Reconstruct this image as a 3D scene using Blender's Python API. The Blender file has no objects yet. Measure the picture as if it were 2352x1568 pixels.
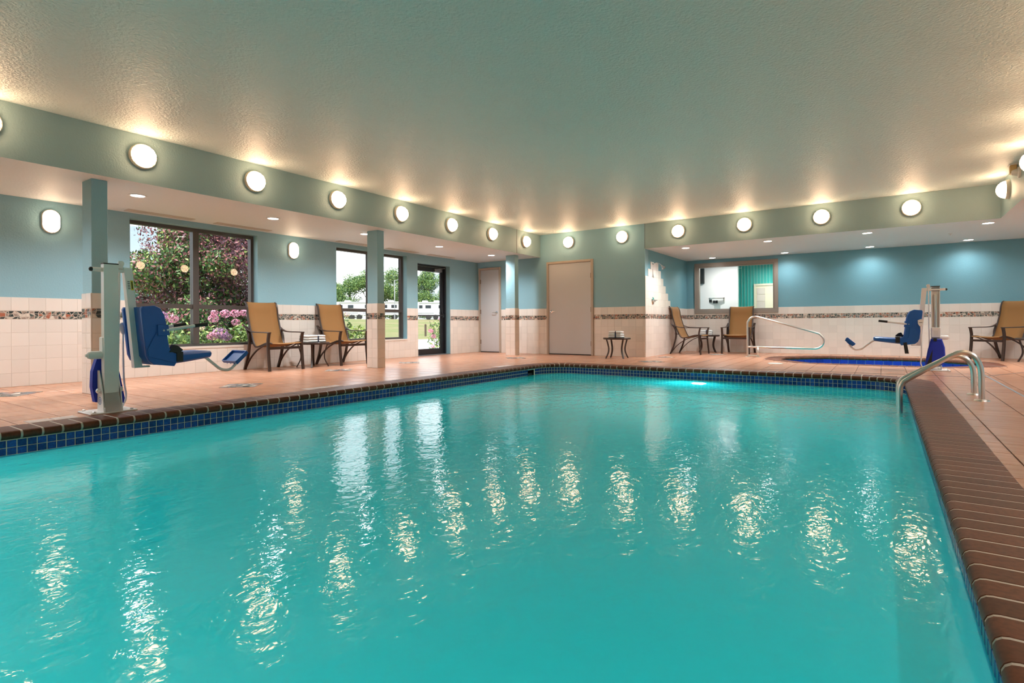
import bpy, math, random
from mathutils import Vector, Matrix
random.seed(7)
PI = math.pi
sc = bpy.context.scene
col = sc.collection

# ------------------------------------------------------------------ camera
# world: x to the right along the far wall, y away along the window wall, z up, pool deck at z = 0
CAM_H, F_PX, YAW, ROLL, HORIZON = 0.74, 1248.457, math.radians(34.329), math.radians(0.316), 742.712
cam = bpy.data.cameras.new('camera')
camo = bpy.data.objects.new('camera', cam)
col.objects.link(camo)
cam.sensor_width = 36.0
cam.lens = F_PX / 2352 * 36.0
cam.shift_y = -(784 - HORIZON) / 2352
cam.clip_start, cam.clip_end = 0.02, 500
Fw = Vector((-math.sin(YAW), math.cos(YAW), 0)); Rt = Vector((math.cos(YAW), math.sin(YAW), 0)); Up = Vector((0, 0, 1))
r2 = Rt * math.cos(ROLL) - Up * math.sin(ROLL)
u2 = Up * math.cos(ROLL) + Rt * math.sin(ROLL)
mw = Matrix((r2, u2, -Fw)).transposed().to_4x4()
mw.translation = (0, 0, CAM_H)
camo.matrix_world = mw
sc.camera = camo

# ------------------------------------------------------------------ world, sun, exposure
sc.view_settings.view_transform = 'Standard'
sc.view_settings.look = 'None'
sc.view_settings.exposure = 0.50
sc.view_settings.gamma = 1.0
sc.view_settings.use_curve_mapping = False
cy = sc.cycles
cy.max_bounces = 6; cy.diffuse_bounces = 4; cy.glossy_bounces = 3; cy.transmission_bounces = 4; cy.transparent_max_bounces = 10
cy.caustics_reflective = False; cy.caustics_refractive = False
cy.sample_clamp_indirect = 6.0; cy.sample_clamp_direct = 0
cy.blur_glossy = 0.5
cy.adaptive_threshold = 0.04

W = bpy.data.worlds.new('sky'); sc.world = W; W.use_nodes = True
wn = W.node_tree.nodes; wl = W.node_tree.links; wn.clear()
def wnode(t, **k):
    n = wn.new(t)
    for a, b in k.items(): setattr(n, a, b)
    return n
tc = wnode('ShaderNodeTexCoord'); sep = wnode('ShaderNodeSeparateXYZ'); wl.new(tc.outputs['Generated'], sep.inputs[0])
ramp = wnode('ShaderNodeValToRGB')
ramp.color_ramp.elements[0].position = 0.0; ramp.color_ramp.elements[0].color = (0.80, 0.86, 0.90, 1)
ramp.color_ramp.elements[1].position = 0.75; ramp.color_ramp.elements[1].color = (0.20, 0.40, 0.72, 1)
e = ramp.color_ramp.elements.new(0.16); e.color = (0.47, 0.62, 0.74, 1)
wl.new(sep.outputs['Z'], ramp.inputs[0])
mp = wnode('ShaderNodeMapping'); mp.inputs['Scale'].default_value = (1.0, 1.0, 2.6); mp.inputs['Location'].default_value = (0.55, 0.2, 0.1); wl.new(tc.outputs['Generated'], mp.inputs[0])
nz = wnode('ShaderNodeTexNoise'); nz.inputs['Scale'].default_value = 3.2; nz.inputs['Detail'].default_value = 6; nz.inputs['Roughness'].default_value = 0.55
wl.new(mp.outputs[0], nz.inputs['Vector'])
cr = wnode('ShaderNodeValToRGB'); cr.color_ramp.elements[0].position = 0.46; cr.color_ramp.elements[1].position = 0.64
wl.new(nz.outputs['Fac'], cr.inputs[0])
mx = wnode('ShaderNodeMix', data_type='RGBA'); wl.new(cr.outputs[0], mx.inputs[0]); wl.new(ramp.outputs[0], mx.inputs[6]); mx.inputs[7].default_value = (3.6, 3.6, 3.7, 1)
bg = wnode('ShaderNodeBackground'); bg.inputs[1].default_value = 1.12; wl.new(mx.outputs[2], bg.inputs[0])
wo = wnode('ShaderNodeOutputWorld'); wl.new(bg.outputs[0], wo.inputs[0])

sun = bpy.data.lights.new('sun', 'SUN'); sun.energy = 4.0; sun.angle = math.radians(0.6); sun.color = (1.0, 0.95, 0.86)
suno = bpy.data.objects.new('sun', sun); col.objects.link(suno)
suno.rotation_euler = Vector((0.06, 0.75, -1.0)).to_track_quat('-Z', 'Y').to_euler()

LAMP_L = 21.0          # wall lamp glass
UW = 520.0              # underwater pool lamps, the far one and two added
CAN_W = 165.0           # recessed downlights
def portal(c, sy, sz):  # daylight sampling through a real window opening
    l = bpy.data.lights.new('window_portal', 'AREA'); l.shape = 'RECTANGLE'; l.size = sy; l.size_y = sz
    l.cycles.is_portal = True
    o = bpy.data.objects.new('window_portal', l); col.objects.link(o)
    o.matrix_world = Matrix(((0, 0, -1, c[0]), (1, 0, 0, c[1]), (0, -1, 0, c[2]), (0, 0, 0, 1)))
portal((-8.97, 4.25, 1.33), 1.9, 1.86); portal((-8.97, .735, 1.33), 1.9, 1.86); portal((-8.97, -2.78, 1.33), 1.9, 1.86); portal((-8.97, 7.76, 1.33), 1.9, 1.86); portal((-8.97, 9.61, 1.07), 1.1, 2.1)

# ------------------------------------------------------------------ measures
XL, XS, XR, XW = -8.786, -6.856, 1.516, 4.3       # window wall, its soffit face, right soffit face, right wall
YB, YA, XA, YN = 11.275, 14.272, -4.227, -4.2     # far wall, alcove rear wall, alcove side wall, wall behind the camera
ZC, ZB = 2.873, 2.335                             # ceiling, soffit underside
TP = 0.165                                        # wall tile pitch
Z_B0, Z_B1, Z_T = 5 * TP, 5 * TP + 0.105, 6 * TP + 0.105   # mosaic band, wainscot top (1.095)
PX0, PX1, PY0, PY1, PR = -5.08, 0.235, -2.3, 8.73, 0.48    # pool wall faces and corner radius
ZW = -0.166

# ------------------------------------------------------------------ materials
MATS = {}
def mat(name, color, rough=0.5, metal=0.0, spec=0.5, bump=None, rnd=0.0, noise=None, emit=None, coat=0.0, ior=None, alpha=None):
    m = bpy.data.materials.new(name); m.use_nodes = True
    nt = m.node_tree; n = nt.nodes; l = nt.links; p = n['Principled BSDF']
    p.inputs['Base Color'].default_value = (*color, 1); p.inputs['Roughness'].default_value = rough
    p.inputs['Metallic'].default_value = metal; p.inputs['Specular IOR Level'].default_value = spec
    if coat: p.inputs['Coat Weight'].default_value = coat; p.inputs['Coat Roughness'].default_value = 0.08
    if ior: p.inputs['IOR'].default_value = ior
    src = None
    tcn = n.new('ShaderNodeTexCoord')
    geo = n.new('ShaderNodeNewGeometry')
    if noise:   # (scale, second colour, lo, hi, stretch)
        mpn = n.new('ShaderNodeMapping'); mpn.inputs['Scale'].default_value = noise[4] if len(noise) > 4 else (1, 1, 1)
        l.new(geo.outputs['Position'], mpn.inputs[0])
        t = n.new('ShaderNodeTexNoise'); t.inputs['Scale'].default_value = noise[0]; t.inputs['Detail'].default_value = 5
        l.new(mpn.outputs[0], t.inputs['Vector'])
        rp = n.new('ShaderNodeMapRange'); rp.inputs[1].default_value = noise[2]; rp.inputs[2].default_value = noise[3]
        l.new(t.outputs['Fac'], rp.inputs[0])
        mxn = n.new('ShaderNodeMix'); mxn.data_type = 'RGBA'
        l.new(rp.outputs[0], mxn.inputs[0]); mxn.inputs[6].default_value = (*color, 1); mxn.inputs[7].default_value = (*noise[1], 1)
        src = mxn.outputs[2]
    if rnd:
        oi = n.new('ShaderNodeObjectInfo'); mr = n.new('ShaderNodeMapRange')
        mr.inputs[3].default_value = 1 - rnd; mr.inputs[4].default_value = 1 + rnd
        l.new(oi.outputs['Random'], mr.inputs[0])
        hs = n.new('ShaderNodeHueSaturation'); l.new(mr.outputs[0], hs.inputs['Value'])
        if src: l.new(src, hs.inputs['Color'])
        else: hs.inputs['Color'].default_value = (*color, 1)
        src = hs.outputs[0]
    if src: l.new(src, p.inputs['Base Color'])
    if bump:    # (scale, strength, distance)
        t2 = n.new('ShaderNodeTexNoise'); t2.inputs['Scale'].default_value = bump[0]; t2.inputs['Detail'].default_value = 3
        l.new(geo.outputs['Position'], t2.inputs['Vector'])
        b = n.new('ShaderNodeBump'); b.inputs['Strength'].default_value = bump[1]; b.inputs['Distance'].default_value = bump[2]
        l.new(t2.outputs['Fac'], b.inputs['Height']); l.new(b.outputs[0], p.inputs['Normal'])
    if emit:
        p.inputs['Emission Color'].default_value = (*emit[0], 1); p.inputs['Emission Strength'].default_value = emit[1]
    MATS[name] = m
    return m
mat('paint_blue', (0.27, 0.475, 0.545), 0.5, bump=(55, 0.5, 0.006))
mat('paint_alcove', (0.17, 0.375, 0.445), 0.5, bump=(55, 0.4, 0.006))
mat('soffit_warm_tint', (0.30, 0.415, 0.42), 0.5, bump=(55, 0.5, 0.006))  # wall blue shifted to sage, the warm lamp cast put into the colour
mat('ceiling_white', (0.69, 0.78, 0.765), 0.46, bump=(42, 0.9, 0.016))
mat('soffit_white', (0.75, 0.79, 0.81), 0.55, bump=(38, 0.6, 0.008))
mat('tile_cream', (0.80, 0.72, 0.645), 0.16, rnd=0.045)
mat('tile_grout', (0.64, 0.55, 0.46), 0.85)
mat('mosaic_cream', (0.72, 0.62, 0.52), 0.5)
mat('mosaic_black', (0.025, 0.035, 0.033), 0.35)
mat('mosaic_green', (0.07, 0.10, 0.085), 0.35)
mat('mosaic_rust', (0.42, 0.13, 0.07), 0.4)
mat('mosaic_taupe', (0.36, 0.26, 0.21), 0.4)
mat('mosaic_grey', (0.17, 0.19, 0.21), 0.4)
mat('terracotta', (0.575, 0.28, 0.165), 0.26, spec=0.5, rnd=0.09, noise=(3.0, (0.48, 0.215, 0.12), 0.35, 0.7, (1, 6, 1)))
mat('deck_grout', (0.16, 0.095, 0.07), 0.9)
mat('deck_base', (0.2, 0.13, 0.10), 0.9)
mat('brick_brown', (0.155, 0.050, 0.025), 0.40, spec=0.16, rnd=0.22, noise=(60, (0.105, 0.034, 0.018), 0.4, 0.7))
mat('brick_grout', (0.60, 0.50, 0.42), 0.9, bump=(200, 0.5, 0.003))
mat('pool_tile', (0.010, 0.05, 0.30), 0.18, rnd=0.35, noise=(70, (0.016, 0.11, 0.46), 0.45, 0.7))
mat('spa_tile', (0.012, 0.045, 0.42), 0.15, rnd=0.15, noise=(30, (0.02, 0.03, 0.30), 0.45, 0.7))
mat('pool_grout', (0.78, 0.78, 0.62), 0.85)
mat('plaster', (0.42, 0.80, 0.80), 0.8)
mat('door_taupe', (0.57, 0.555, 0.55), 0.42)
mat('frame_taupe', (0.47, 0.38, 0.30), 0.42)
mat('frame_grey', (0.30, 0.255, 0.215), 0.4)
mat('steel', (0.78, 0.74, 0.69), 0.28, metal=1.0)
mat('chrome', (0.85, 0.85, 0.85), 0.08, metal=1.0)
mat('bronze_hinge', (0.22, 0.15, 0.10), 0.4, metal=0.8)
mat('window_bronze', (0.075, 0.062, 0.056), 0.38)
mat('door_black', (0.016, 0.015, 0.018), 0.35)
mat('black_rubber', (0.012, 0.012, 0.012), 0.5)
mat('white_enamel', (0.88, 0.85, 0.82), 0.3)
mat('lift_blue', (0.012, 0.11, 0.43), 0.38)
mat('cover_blue', (0.006, 0.03, 0.42), 0.6)
mat('chair_brown', (0.042, 0.021, 0.014), 0.38)
mat('sling_tan', (0.29, 0.132, 0.033), 0.75, bump=(900, 0.5, 0.001))
mat('towel_white', (0.86, 0.85, 0.83), 0.95, bump=(400, 0.8, 0.002))
mat('ribbon_navy', (0.012, 0.022, 0.06), 0.6)
mat('lamp_rim', (0.72, 0.62, 0.50), 0.5)
mat('tan_box', (0.55, 0.36, 0.14), 0.5)
mat('rib_dark', (0.10, 0.085, 0.07), 0.6)
mat('grille_beige', (0.62, 0.56, 0.50), 0.5)
mat('grille_dark', (0.16, 0.14, 0.12), 0.6)
mat('plain_white', (0.82, 0.82, 0.82), 0.6)
mat('label_yellow', (0.75, 0.55, 0.03), 0.5)
mat('marker_pale', (0.62, 0.50, 0.44), 0.3)
mat('label_paper', (0.8, 0.78, 0.72), 0.5)
mat('logo_blue', (0.03, 0.16, 0.42), 0.5)
mat('lamp_glass', (0.9, 0.85, 0.75), 0.3, emit=((1.0, 0.64, 0.385), LAMP_L))
mat('sconce_glass', (0.9, 0.85, 0.75), 0.3, emit=((1.0, 0.72, 0.47), LAMP_L * 0.5))
mat('can_glow', (0.9, 0.9, 0.9), 0.3, emit=((1.0, 0.93, 0.84), 14.0))
mat('room_glow', (0.9, 0.9, 0.9), 0.3, emit=((1.0, 0.95, 0.9), 5.0))
mat('pool_glow', (0.9, 0.95, 0.8), 0.3, emit=((1.0, 0.97, 0.75), 22.0))
mat('teal_wall', (0.04, 0.50, 0.46), 0.4)
mat('teal_stripe', (0.30, 0.68, 0.60), 0.4)
mat('cream_wall', (0.90, 0.85, 0.66), 0.6)
mat('yellow_sign', (0.85, 0.75, 0.04), 0.6)
mat('concrete', (0.50, 0.47, 0.44), 0.9, bump=(30, 0.3, 0.004))
mat('bark', (0.10, 0.07, 0.05), 0.9, bump=(40, 0.6, 0.01))
mat('leaf_purple', (0.15, 0.055, 0.075), 0.45)
mat('leaf_wine', (0.36, 0.13, 0.13), 0.45)
mat('leaf_green', (0.11, 0.21, 0.05), 0.5)
mat('leaf_lime', (0.36, 0.47, 0.12), 0.5)
mat('leaf_dark', (0.03, 0.10, 0.022), 0.5)
mat('leaf_mid', (0.15, 0.26, 0.08), 0.55)
mat('leaf_spruce', (0.06, 0.15, 0.10), 0.6)
mat('petal_pink', (0.88, 0.45, 0.58), 0.6)
mat('petal_rose', (0.85, 0.25, 0.40), 0.6)
mat('petal_mauve', (0.50, 0.25, 0.48), 0.6)
mat('petal_cream', (0.82, 0.75, 0.45), 0.6)
mat('grass', (0.16, 0.185, 0.045), 0.9, noise=(0.35, (0.27, 0.21, 0.10), 0.40, 0.68), bump=(6, 1.0, 0.08))
mat('trailer_white', (0.82, 0.82, 0.82), 0.4)
mat('trailer_grey', (0.35, 0.36, 0.38), 0.5)
mat('dark_glass', (0.02, 0.025, 0.03), 0.1)
mat('outer_wall', (0.45, 0.38, 0.30), 0.9)
mat('glass_bar', (0.25, 0.25, 0.26), 0.4, metal=0.6)

def glass_mat(name, tint):
    m = bpy.data.materials.new(name); m.use_nodes = True
    n = m.node_tree.nodes; l = m.node_tree.links; n.clear()
    o = n.new('ShaderNodeOutputMaterial'); t = n.new('ShaderNodeBsdfTransparent'); t.inputs[0].default_value = (*tint, 1)
    g = n.new('ShaderNodeBsdfGlossy'); g.inputs['Roughness'].default_value = 0.0
    ly = n.new('ShaderNodeLayerWeight'); ly.inputs['Blend'].default_value = 0.5
    pw = n.new('ShaderNodeMath'); pw.operation = 'POWER'; pw.inputs[1].default_value = 5.0; l.new(ly.outputs['Facing'], pw.inputs[0])
    lw = n.new('ShaderNodeMath'); lw.operation = 'MULTIPLY_ADD'; lw.inputs[1].default_value = 0.48; lw.inputs[2].default_value = 0.025; l.new(pw.outputs[0], lw.inputs[0])
    mxs = n.new('ShaderNodeMixShader'); l.new(lw.outputs[0], mxs.inputs[0]); l.new(t.outputs[0], mxs.inputs[1]); l.new(g.outputs[0], mxs.inputs[2])
    l.new(mxs.outputs[0], o.inputs[0]); MATS[name] = m
glass_mat('glass', (0.97, 0.98, 0.98))

def water_mat(name, body, trans_fac=0.30):
    m = bpy.data.materials.new(name); m.use_nodes = True
    n = m.node_tree.nodes; l = m.node_tree.links; n.clear()
    o = n.new('ShaderNodeOutputMaterial')
    geo = n.new('ShaderNodeNewGeometry')
    def noise(scale, stretch, rot, detail):
        mpn = n.new('ShaderNodeMapping'); mpn.inputs['Scale'].default_value = stretch; mpn.inputs['Rotation'].default_value = (0, 0, rot)
        l.new(geo.outputs['Position'], mpn.inputs[0])
        t = n.new('ShaderNodeTexNoise'); t.inputs['Scale'].default_value = scale; t.inputs['Detail'].default_value = detail; t.inputs['Roughness'].default_value = 0.5
        t.inputs['Distortion'].default_value = 0.6
        l.new(mpn.outputs[0], t.inputs['Vector']); return t.outputs['Fac']
    a = noise(5.5, (1, 0.7, 1), 0.5, 2.0); b = noise(26, (1, 0.7, 1), -0.6, 2.0)
    b1 = n.new('ShaderNodeBump'); b1.inputs['Strength'].default_value = 1.0; b1.inputs['Distance'].default_value = WAVE1
    b2 = n.new('ShaderNodeBump'); b2.inputs['Strength'].default_value = 1.0; b2.inputs['Distance'].default_value = WAVE2
    l.new(a, b1.inputs['Height']); l.new(b, b2.inputs['Height']); l.new(b1.outputs[0], b2.inputs['Normal'])
    d = n.new('ShaderNodeBsdfDiffuse'); d.inputs['Color'].default_value = (*body, 1)
    tr = n.new('ShaderNodeBsdfTranslucent'); tr.inputs['Color'].default_value = (*body, 1)
    md = n.new('ShaderNodeMixShader'); md.inputs[0].default_value = 0.25; l.new(d.outputs[0], md.inputs[1]); l.new(tr.outputs[0], md.inputs[2])
    rf = n.new('ShaderNodeBsdfRefraction'); rf.inputs['IOR'].default_value = 1.33; rf.inputs['Roughness'].default_value = 0.12
    rf.inputs['Color'].default_value = (0.35, 0.95, 0.92, 1)
    l.new(b2.outputs[0], rf.inputs['Normal'])
    m1 = n.new('ShaderNodeMixShader'); m1.inputs[0].default_value = trans_fac
    l.new(md.outputs[0], m1.inputs[1]); l.new(rf.outputs[0], m1.inputs[2])
    g = n.new('ShaderNodeBsdfGlossy'); g.inputs['Roughness'].default_value = 0.055; l.new(b2.outputs[0], g.inputs['Normal'])
    fr = n.new('ShaderNodeFresnel'); fr.inputs['IOR'].default_value = 1.33; l.new(b2.outputs[0], fr.inputs['Normal'])
    m2 = n.new('ShaderNodeMixShader'); l.new(fr.outputs[0], m2.inputs[0]); l.new(m1.outputs[0], m2.inputs[1]); l.new(g.outputs[0], m2.inputs[2])
    l.new(m2.outputs[0], o.inputs[0]); MATS[name] = m
WAVE1, WAVE2 = 0.0042, 0.0020
water_mat('pool_water', (0.014, 0.67, 0.69))

# ------------------------------------------------------------------ mesh helpers
class MB:
    def __init__(self): self.v = []; self.f = []; self.m = []; self.mi = 0
    def add(self, vs, fs):
        o = len(self.v); self.v += [tuple(p) for p in vs]
        for f in fs: self.f.append(tuple(i + o for i in f)); self.m.append(self.mi)
        return self
    def box(self, x0, x1, y0, y1, z0, z1, M=None):
        vs = [(x, y, z) for z in (z0, z1) for y in (y0, y1) for x in (x0, x1)]
        if M is not None: vs = [M @ Vector(p) for p in vs]
        return self.add(vs, [(0, 2, 3, 1), (4, 5, 7, 6), (0, 1, 5, 4), (2, 6, 7, 3), (0, 4, 6, 2), (1, 3, 7, 5)])
    def cbox(self, x0, x1, y0, y1, z0, z1, c=0.005, M=None):   # box with all vertical and top/bottom edges chamfered
        def oct_(ins, z):
            a, b, d, e_ = x0 + ins, x1 - ins, y0 + ins, y1 - ins
            return [(a + c, d, z), (b - c, d, z), (b, d + c, z), (b, e_ - c, z), (b - c, e_, z), (a + c, e_, z), (a, e_ - c, z), (a, d + c, z)]
        rings = [oct_(c, z0), oct_(0, z0 + c), oct_(0, z1 - c), oct_(c, z1)]
        return self.loft(rings, True, M)
    def loft(self, rings, caps=True, M=None, closed=True):
        n = len(rings[0]); vs = [p for r in rings for p in r]
        if M is not None: vs = [M @ Vector(p) for p in vs]
        fs = []
        for i in range(len(rings) - 1):
            for j in range(n if closed else n - 1):
                k = (j + 1) % n
                fs.append((i * n + j, i * n + k, (i + 1) * n + k, (i + 1) * n + j))
        if caps: fs.append(tuple(range(n - 1, -1, -1))); fs.append(tuple((len(rings) - 1) * n + j for j in range(n)))
        return self.add(vs, fs)
    def sweep(self, pts, prof, up=(0, 0, 1), caps=True, closed=False):
        """sweep a closed profile [(a, b)] along pts; a along side, b along up"""
        pts = [Vector(p) for p in pts]; rings = []; n = len(pts); up = Vector(up)
        for i, p in enumerate(pts):
            a = pts[i - 1] if (i > 0 or closed) else pts[i]
            b = pts[(i + 1) % n] if (i < n - 1 or closed) else pts[i]
            t = (b - a).normalized(); s = t.cross(up)
            if s.length < 1e-4: s = t.cross(Vector((1, 0, 0)))
            s.normalize(); u = s.cross(t)
            rings.append([p + s * q[0] + u * q[1] for q in prof])
        if closed: rings.append(rings[0])
        return self.loft(rings, caps and not closed)
    def tube(self, pts, r, n=8, up=(0, 0, 1), caps=True, closed=False):
        return self.sweep(pts, [(r * math.cos(2 * PI * k / n), r * math.sin(2 * PI * k / n)) for k in range(n)], up, caps, closed)
    def bar(self, pts, w, h, up=(0, 0, 1)):
        return self.sweep(pts, [(-w / 2, -h / 2), (w / 2, -h / 2), (w / 2, h / 2), (-w / 2, h / 2)], up)
    def lathe(self, prof, n=20, M=None, caps=True):
        rings = [[(r * math.cos(2 * PI * k / n), r * math.sin(2 * PI * k / n), z) for k in range(n)] for r, z in prof]
        return self.loft(rings, caps, M)
    def prism(self, poly, d0, d1, axes='xz', c=0.0):
        """poly in two axes, extruded along the third, optional chamfer c"""
        def P(a, b, d):
            return {'xz': (a, d, b), 'yz': (d, a, b), 'xy': (a, b, d)}[axes]
        if c:
            cx = sum(p[0] for p in poly) / len(poly); cz = sum(p[1] for p in poly) / len(poly)
            def sh(p):
                L = math.hypot(p[0] - cx, p[1] - cz) or 1; k = 1 - c / L; return (cx + (p[0] - cx) * k, cz + (p[1] - cz) * k)
            ins = [sh(p) for p in poly]
            rings = [[P(a, b, d0) for a, b in ins], [P(a, b, d0 + c) for a, b in poly], [P(a, b, d1 - c) for a, b in poly], [P(a, b, d1) for a, b in ins]]
        else: rings = [[P(a, b, d0) for a, b in poly], [P(a, b, d1) for a, b in poly]]
        return self.loft(rings)
    def mesh(self, name, mats, smooth=False):
        me = bpy.data.meshes.new(name); me.from_pydata([tuple(p) for p in self.v], [], self.f)
        for m in ([mats] if isinstance(mats, str) else mats): me.materials.append(MATS[m])
        if not isinstance(mats, str) and len(mats) > 1: me.polygons.foreach_set('material_index', self.m)
        if smooth:
            me.polygons.foreach_set('use_smooth', [True] * len(me.polygons))
            if smooth != 'all':
                me.update()
                try: me.set_sharp_from_angle(angle=math.radians(40))
                except Exception: pass
        me.update(); return me
    def build(self, name, mats, parent=None, smooth=False, loc=None, rot=None):
        return put(name, self.mesh(name, mats, smooth), parent, loc, rot)
def put(name, me, parent=None, loc=None, rot=None, M=None):
    o = bpy.data.objects.new(name, me); col.objects.link(o)
    if parent is not None: o.parent = parent
    if M is not None: o.matrix_local = M
    else:
        if loc is not None: o.location = loc
        if rot is not None: o.rotation_euler = rot
    return o
def tag(o, label=None, cat=None, group=None, kind=None):
    if label: o['label'] = label
    if cat: o['category'] = cat
    if group: o['group'] = group
    if kind: o['kind'] = kind
    return o
def thing(name, label, cat, loc=(0, 0, 0), rz=0.0, group=None, kind=None):
    o = put(name, None, None, loc, (0, 0, rz)); o.empty_display_size = 0.1
    return tag(o, label, cat, group, kind)
def copy_tree(o, parent=None):
    c = o.copy(); col.objects.link(c); c.parent = parent
    for ch in list(o.children): copy_tree(ch, c)
    return c
def spline(pts, n=6):
    """Catmull-Rom through points"""
    P = [Vector(p) for p in pts]; out = []
    for i in range(len(P) - 1):
        p0 = P[max(i - 1, 0)]; p1 = P[i]; p2 = P[i + 1]; p3 = P[min(i + 2, len(P) - 1)]
        for k in range(n):
            t = k / n
            out.append(0.5 * ((2 * p1) + (p2 - p0) * t + (2 * p0 - 5 * p1 + 4 * p2 - p3) * t * t + (3 * p1 - p0 - 3 * p2 + p3) * t ** 3))
    out.append(P[-1]); return out
def view_size(c, n, w, h):
    """rough size a piece shows in the photograph, 0 when outside it"""
    d = Vector(c) - Vector((0, 0, CAM_H)); f = d.dot(Fw)
    if f < 0.2: return 0
    x = 1176 + F_PX * d.dot(Rt) / f; y = HORIZON - F_PX * d.z / f
    if not (-60 < x < 2412 and -60 < y < 1640): return 0
    return w * h * abs(d.normalized().dot(Vector(n))) / d.length_squared

# ------------------------------------------------------------------ structure: walls, ceiling, soffits
def wall_boxes(holes, u0, u1, z0, z1):
    """rectangles covering u0..u1 x z0..z1 minus holes [(a,b,c,d)]"""
    us = sorted({u0, u1, *[h[0] for h in holes], *[h[1] for h in holes]})
    out = []
    for a, b in zip(us, us[1:]):
        zs = sorted([(h[2], h[3]) for h in holes if h[0] <= a and h[1] >= b]); z = z0
        for c, d in zs:
            if c > z: out.append((a, b, z, c))
            z = d
        if z < z1: out.append((a, b, z, z1))
    return out
WIN0 = (-0.215, 1.685, 0.40, 2.258); WINB = (-3.73, -1.83, 0.40, 2.258); WIN1 = (3.30, 5.20, 0.40, 2.258); WIN2 = (6.815, 8.708, 0.40, 2.258); DOORG = (9.05, 10.17, -0.02, 2.145)
WT = 0.26
mb = MB()
for a, b, c, d in wall_boxes([WINB, WIN0, WIN1, WIN2, DOORG], YN, YB, -0.3, 3.1): mb.box(XL - WT, XL, a, b, c, d)
wall_left = tag(mb.build('wall_left', 'paint_blue'), 'blue painted window wall with cream tile wainscot', None, kind='structure')
D1 = (-8.735, -8.03, -0.02, 2.18); D2 = (-6.672, -5.446, -0.02, 2.203)
mb = MB()
for a, b, c, d in wall_boxes([D1, D2], XL - WT, XA, -0.3, ZC + 0.2): mb.box(a, b, YB, YB + 0.2, c, d)
wall_far = tag(mb.build('wall_far', 'paint_blue'), 'blue far wall with two plain taupe doors', None, kind='structure')
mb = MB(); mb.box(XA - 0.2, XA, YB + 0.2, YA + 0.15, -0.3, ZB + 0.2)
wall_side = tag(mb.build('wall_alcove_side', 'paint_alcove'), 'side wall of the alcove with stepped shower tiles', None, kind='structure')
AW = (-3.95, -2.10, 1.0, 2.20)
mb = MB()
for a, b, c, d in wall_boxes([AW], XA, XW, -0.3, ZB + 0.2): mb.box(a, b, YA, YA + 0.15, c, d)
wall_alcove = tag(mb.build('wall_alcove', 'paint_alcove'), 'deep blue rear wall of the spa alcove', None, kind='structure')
mb = MB(); mb.box(XW, XW + 0.2, YN, YA + 0.15, -0.3, ZB + 0.2)
wall_right = tag(mb.build('wall_right', 'paint_blue'), 'blue wall at the right side of the room', None, kind='structure')
mb = MB(); mb.box(XL - WT, XW + 0.2, YN - 0.2, YN, -0.3, 3.1)
wall_near = tag(mb.build('wall_near', 'paint_blue'), 'blue wall closing the room behind the viewer', None, kind='structure')
mb = MB(); mb.box(XL - WT, XW + 0.2, YN - 0.2, YA + 0.15, ZC, ZC + 0.25)
ceil = tag(mb.build('ceiling', 'ceiling_white'), 'textured off-white ceiling over the pool', None, kind='structure')
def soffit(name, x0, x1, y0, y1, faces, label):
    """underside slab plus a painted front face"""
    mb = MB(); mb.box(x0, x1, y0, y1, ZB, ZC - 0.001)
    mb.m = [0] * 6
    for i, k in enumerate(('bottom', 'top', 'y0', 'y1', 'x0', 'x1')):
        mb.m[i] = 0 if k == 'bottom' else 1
    return tag(mb.build(name, ['soffit_white', 'soffit_warm_tint']), label, None, kind='structure')
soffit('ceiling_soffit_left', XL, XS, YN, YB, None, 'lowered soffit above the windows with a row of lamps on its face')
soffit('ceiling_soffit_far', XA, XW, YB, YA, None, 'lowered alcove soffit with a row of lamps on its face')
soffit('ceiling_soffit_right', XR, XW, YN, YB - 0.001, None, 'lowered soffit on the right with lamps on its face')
mb = MB(); mb.box(XS - 0.006, XS + 0.003, 10.246, 10.258, ZB, ZC)
tag(mb.build('trim_1', 'grille_dark'), 'thin vertical joint in the left soffit face', None, kind='structure')
mb = MB(); mb.box(XA - 0.004, XA + 0.004, YB - 0.003, YB + 0.01, ZB, ZC)
tag(mb.build('trim_2', 'grille_dark'), 'thin vertical joint in the far wall above the alcove corner', None, kind='structure')

# ---- wall tiles
def tile_mesh(w, h, name='tile', m='tile_cream', t=0.009, c=0.0022):
    if m == 'terracotta': c = 0.0009
    mb = MB(); a, b = w / 2, h / 2
    r0 = [(-a, -b, 0), (a, -b, 0), (a, b, 0), (-a, b, 0)]; r1 = [(x, y, t - c) for x, y, _ in r0]
    r2 = [(x * (1 - c / a), y * (1 - c / b), t) for x, y, _ in r0]
    mb.loft([r0, r1, r2], caps=False); mb.add(r2, [(0, 1, 2, 3)])
    return mb.mesh(name, m)
_tm = {}
def shared_tile(w, h, **k):
    key = (round(w, 3), round(h, 3), k.get('m', 'tile_cream'), k.get('t', 0.009))
    if key not in _tm: _tm[key] = tile_mesh(key[0], key[1], **k)
    return _tm[key]
def clip_rect(r, holes):
    out = [r]
    for a, b, c, d in holes:
        nxt = []
        for (u0, u1, v0, v1) in out:
            if u1 <= a or u0 >= b or v1 <= c or v0 >= d: nxt.append((u0, u1, v0, v1)); continue
            if u0 < a: nxt.append((u0, a, v0, v1))
            if u1 > b: nxt.append((b, u1, v0, v1))
            um, uM = max(u0, a), min(u1, b)
            if v0 < c: nxt.append((um, uM, v0, c))
            if v1 > d: nxt.append((um, uM, d, v1))
        out = nxt
    return [q for q in out if q[1] - q[0] > 0.02 and q[3] - q[2] > 0.02]
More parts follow.
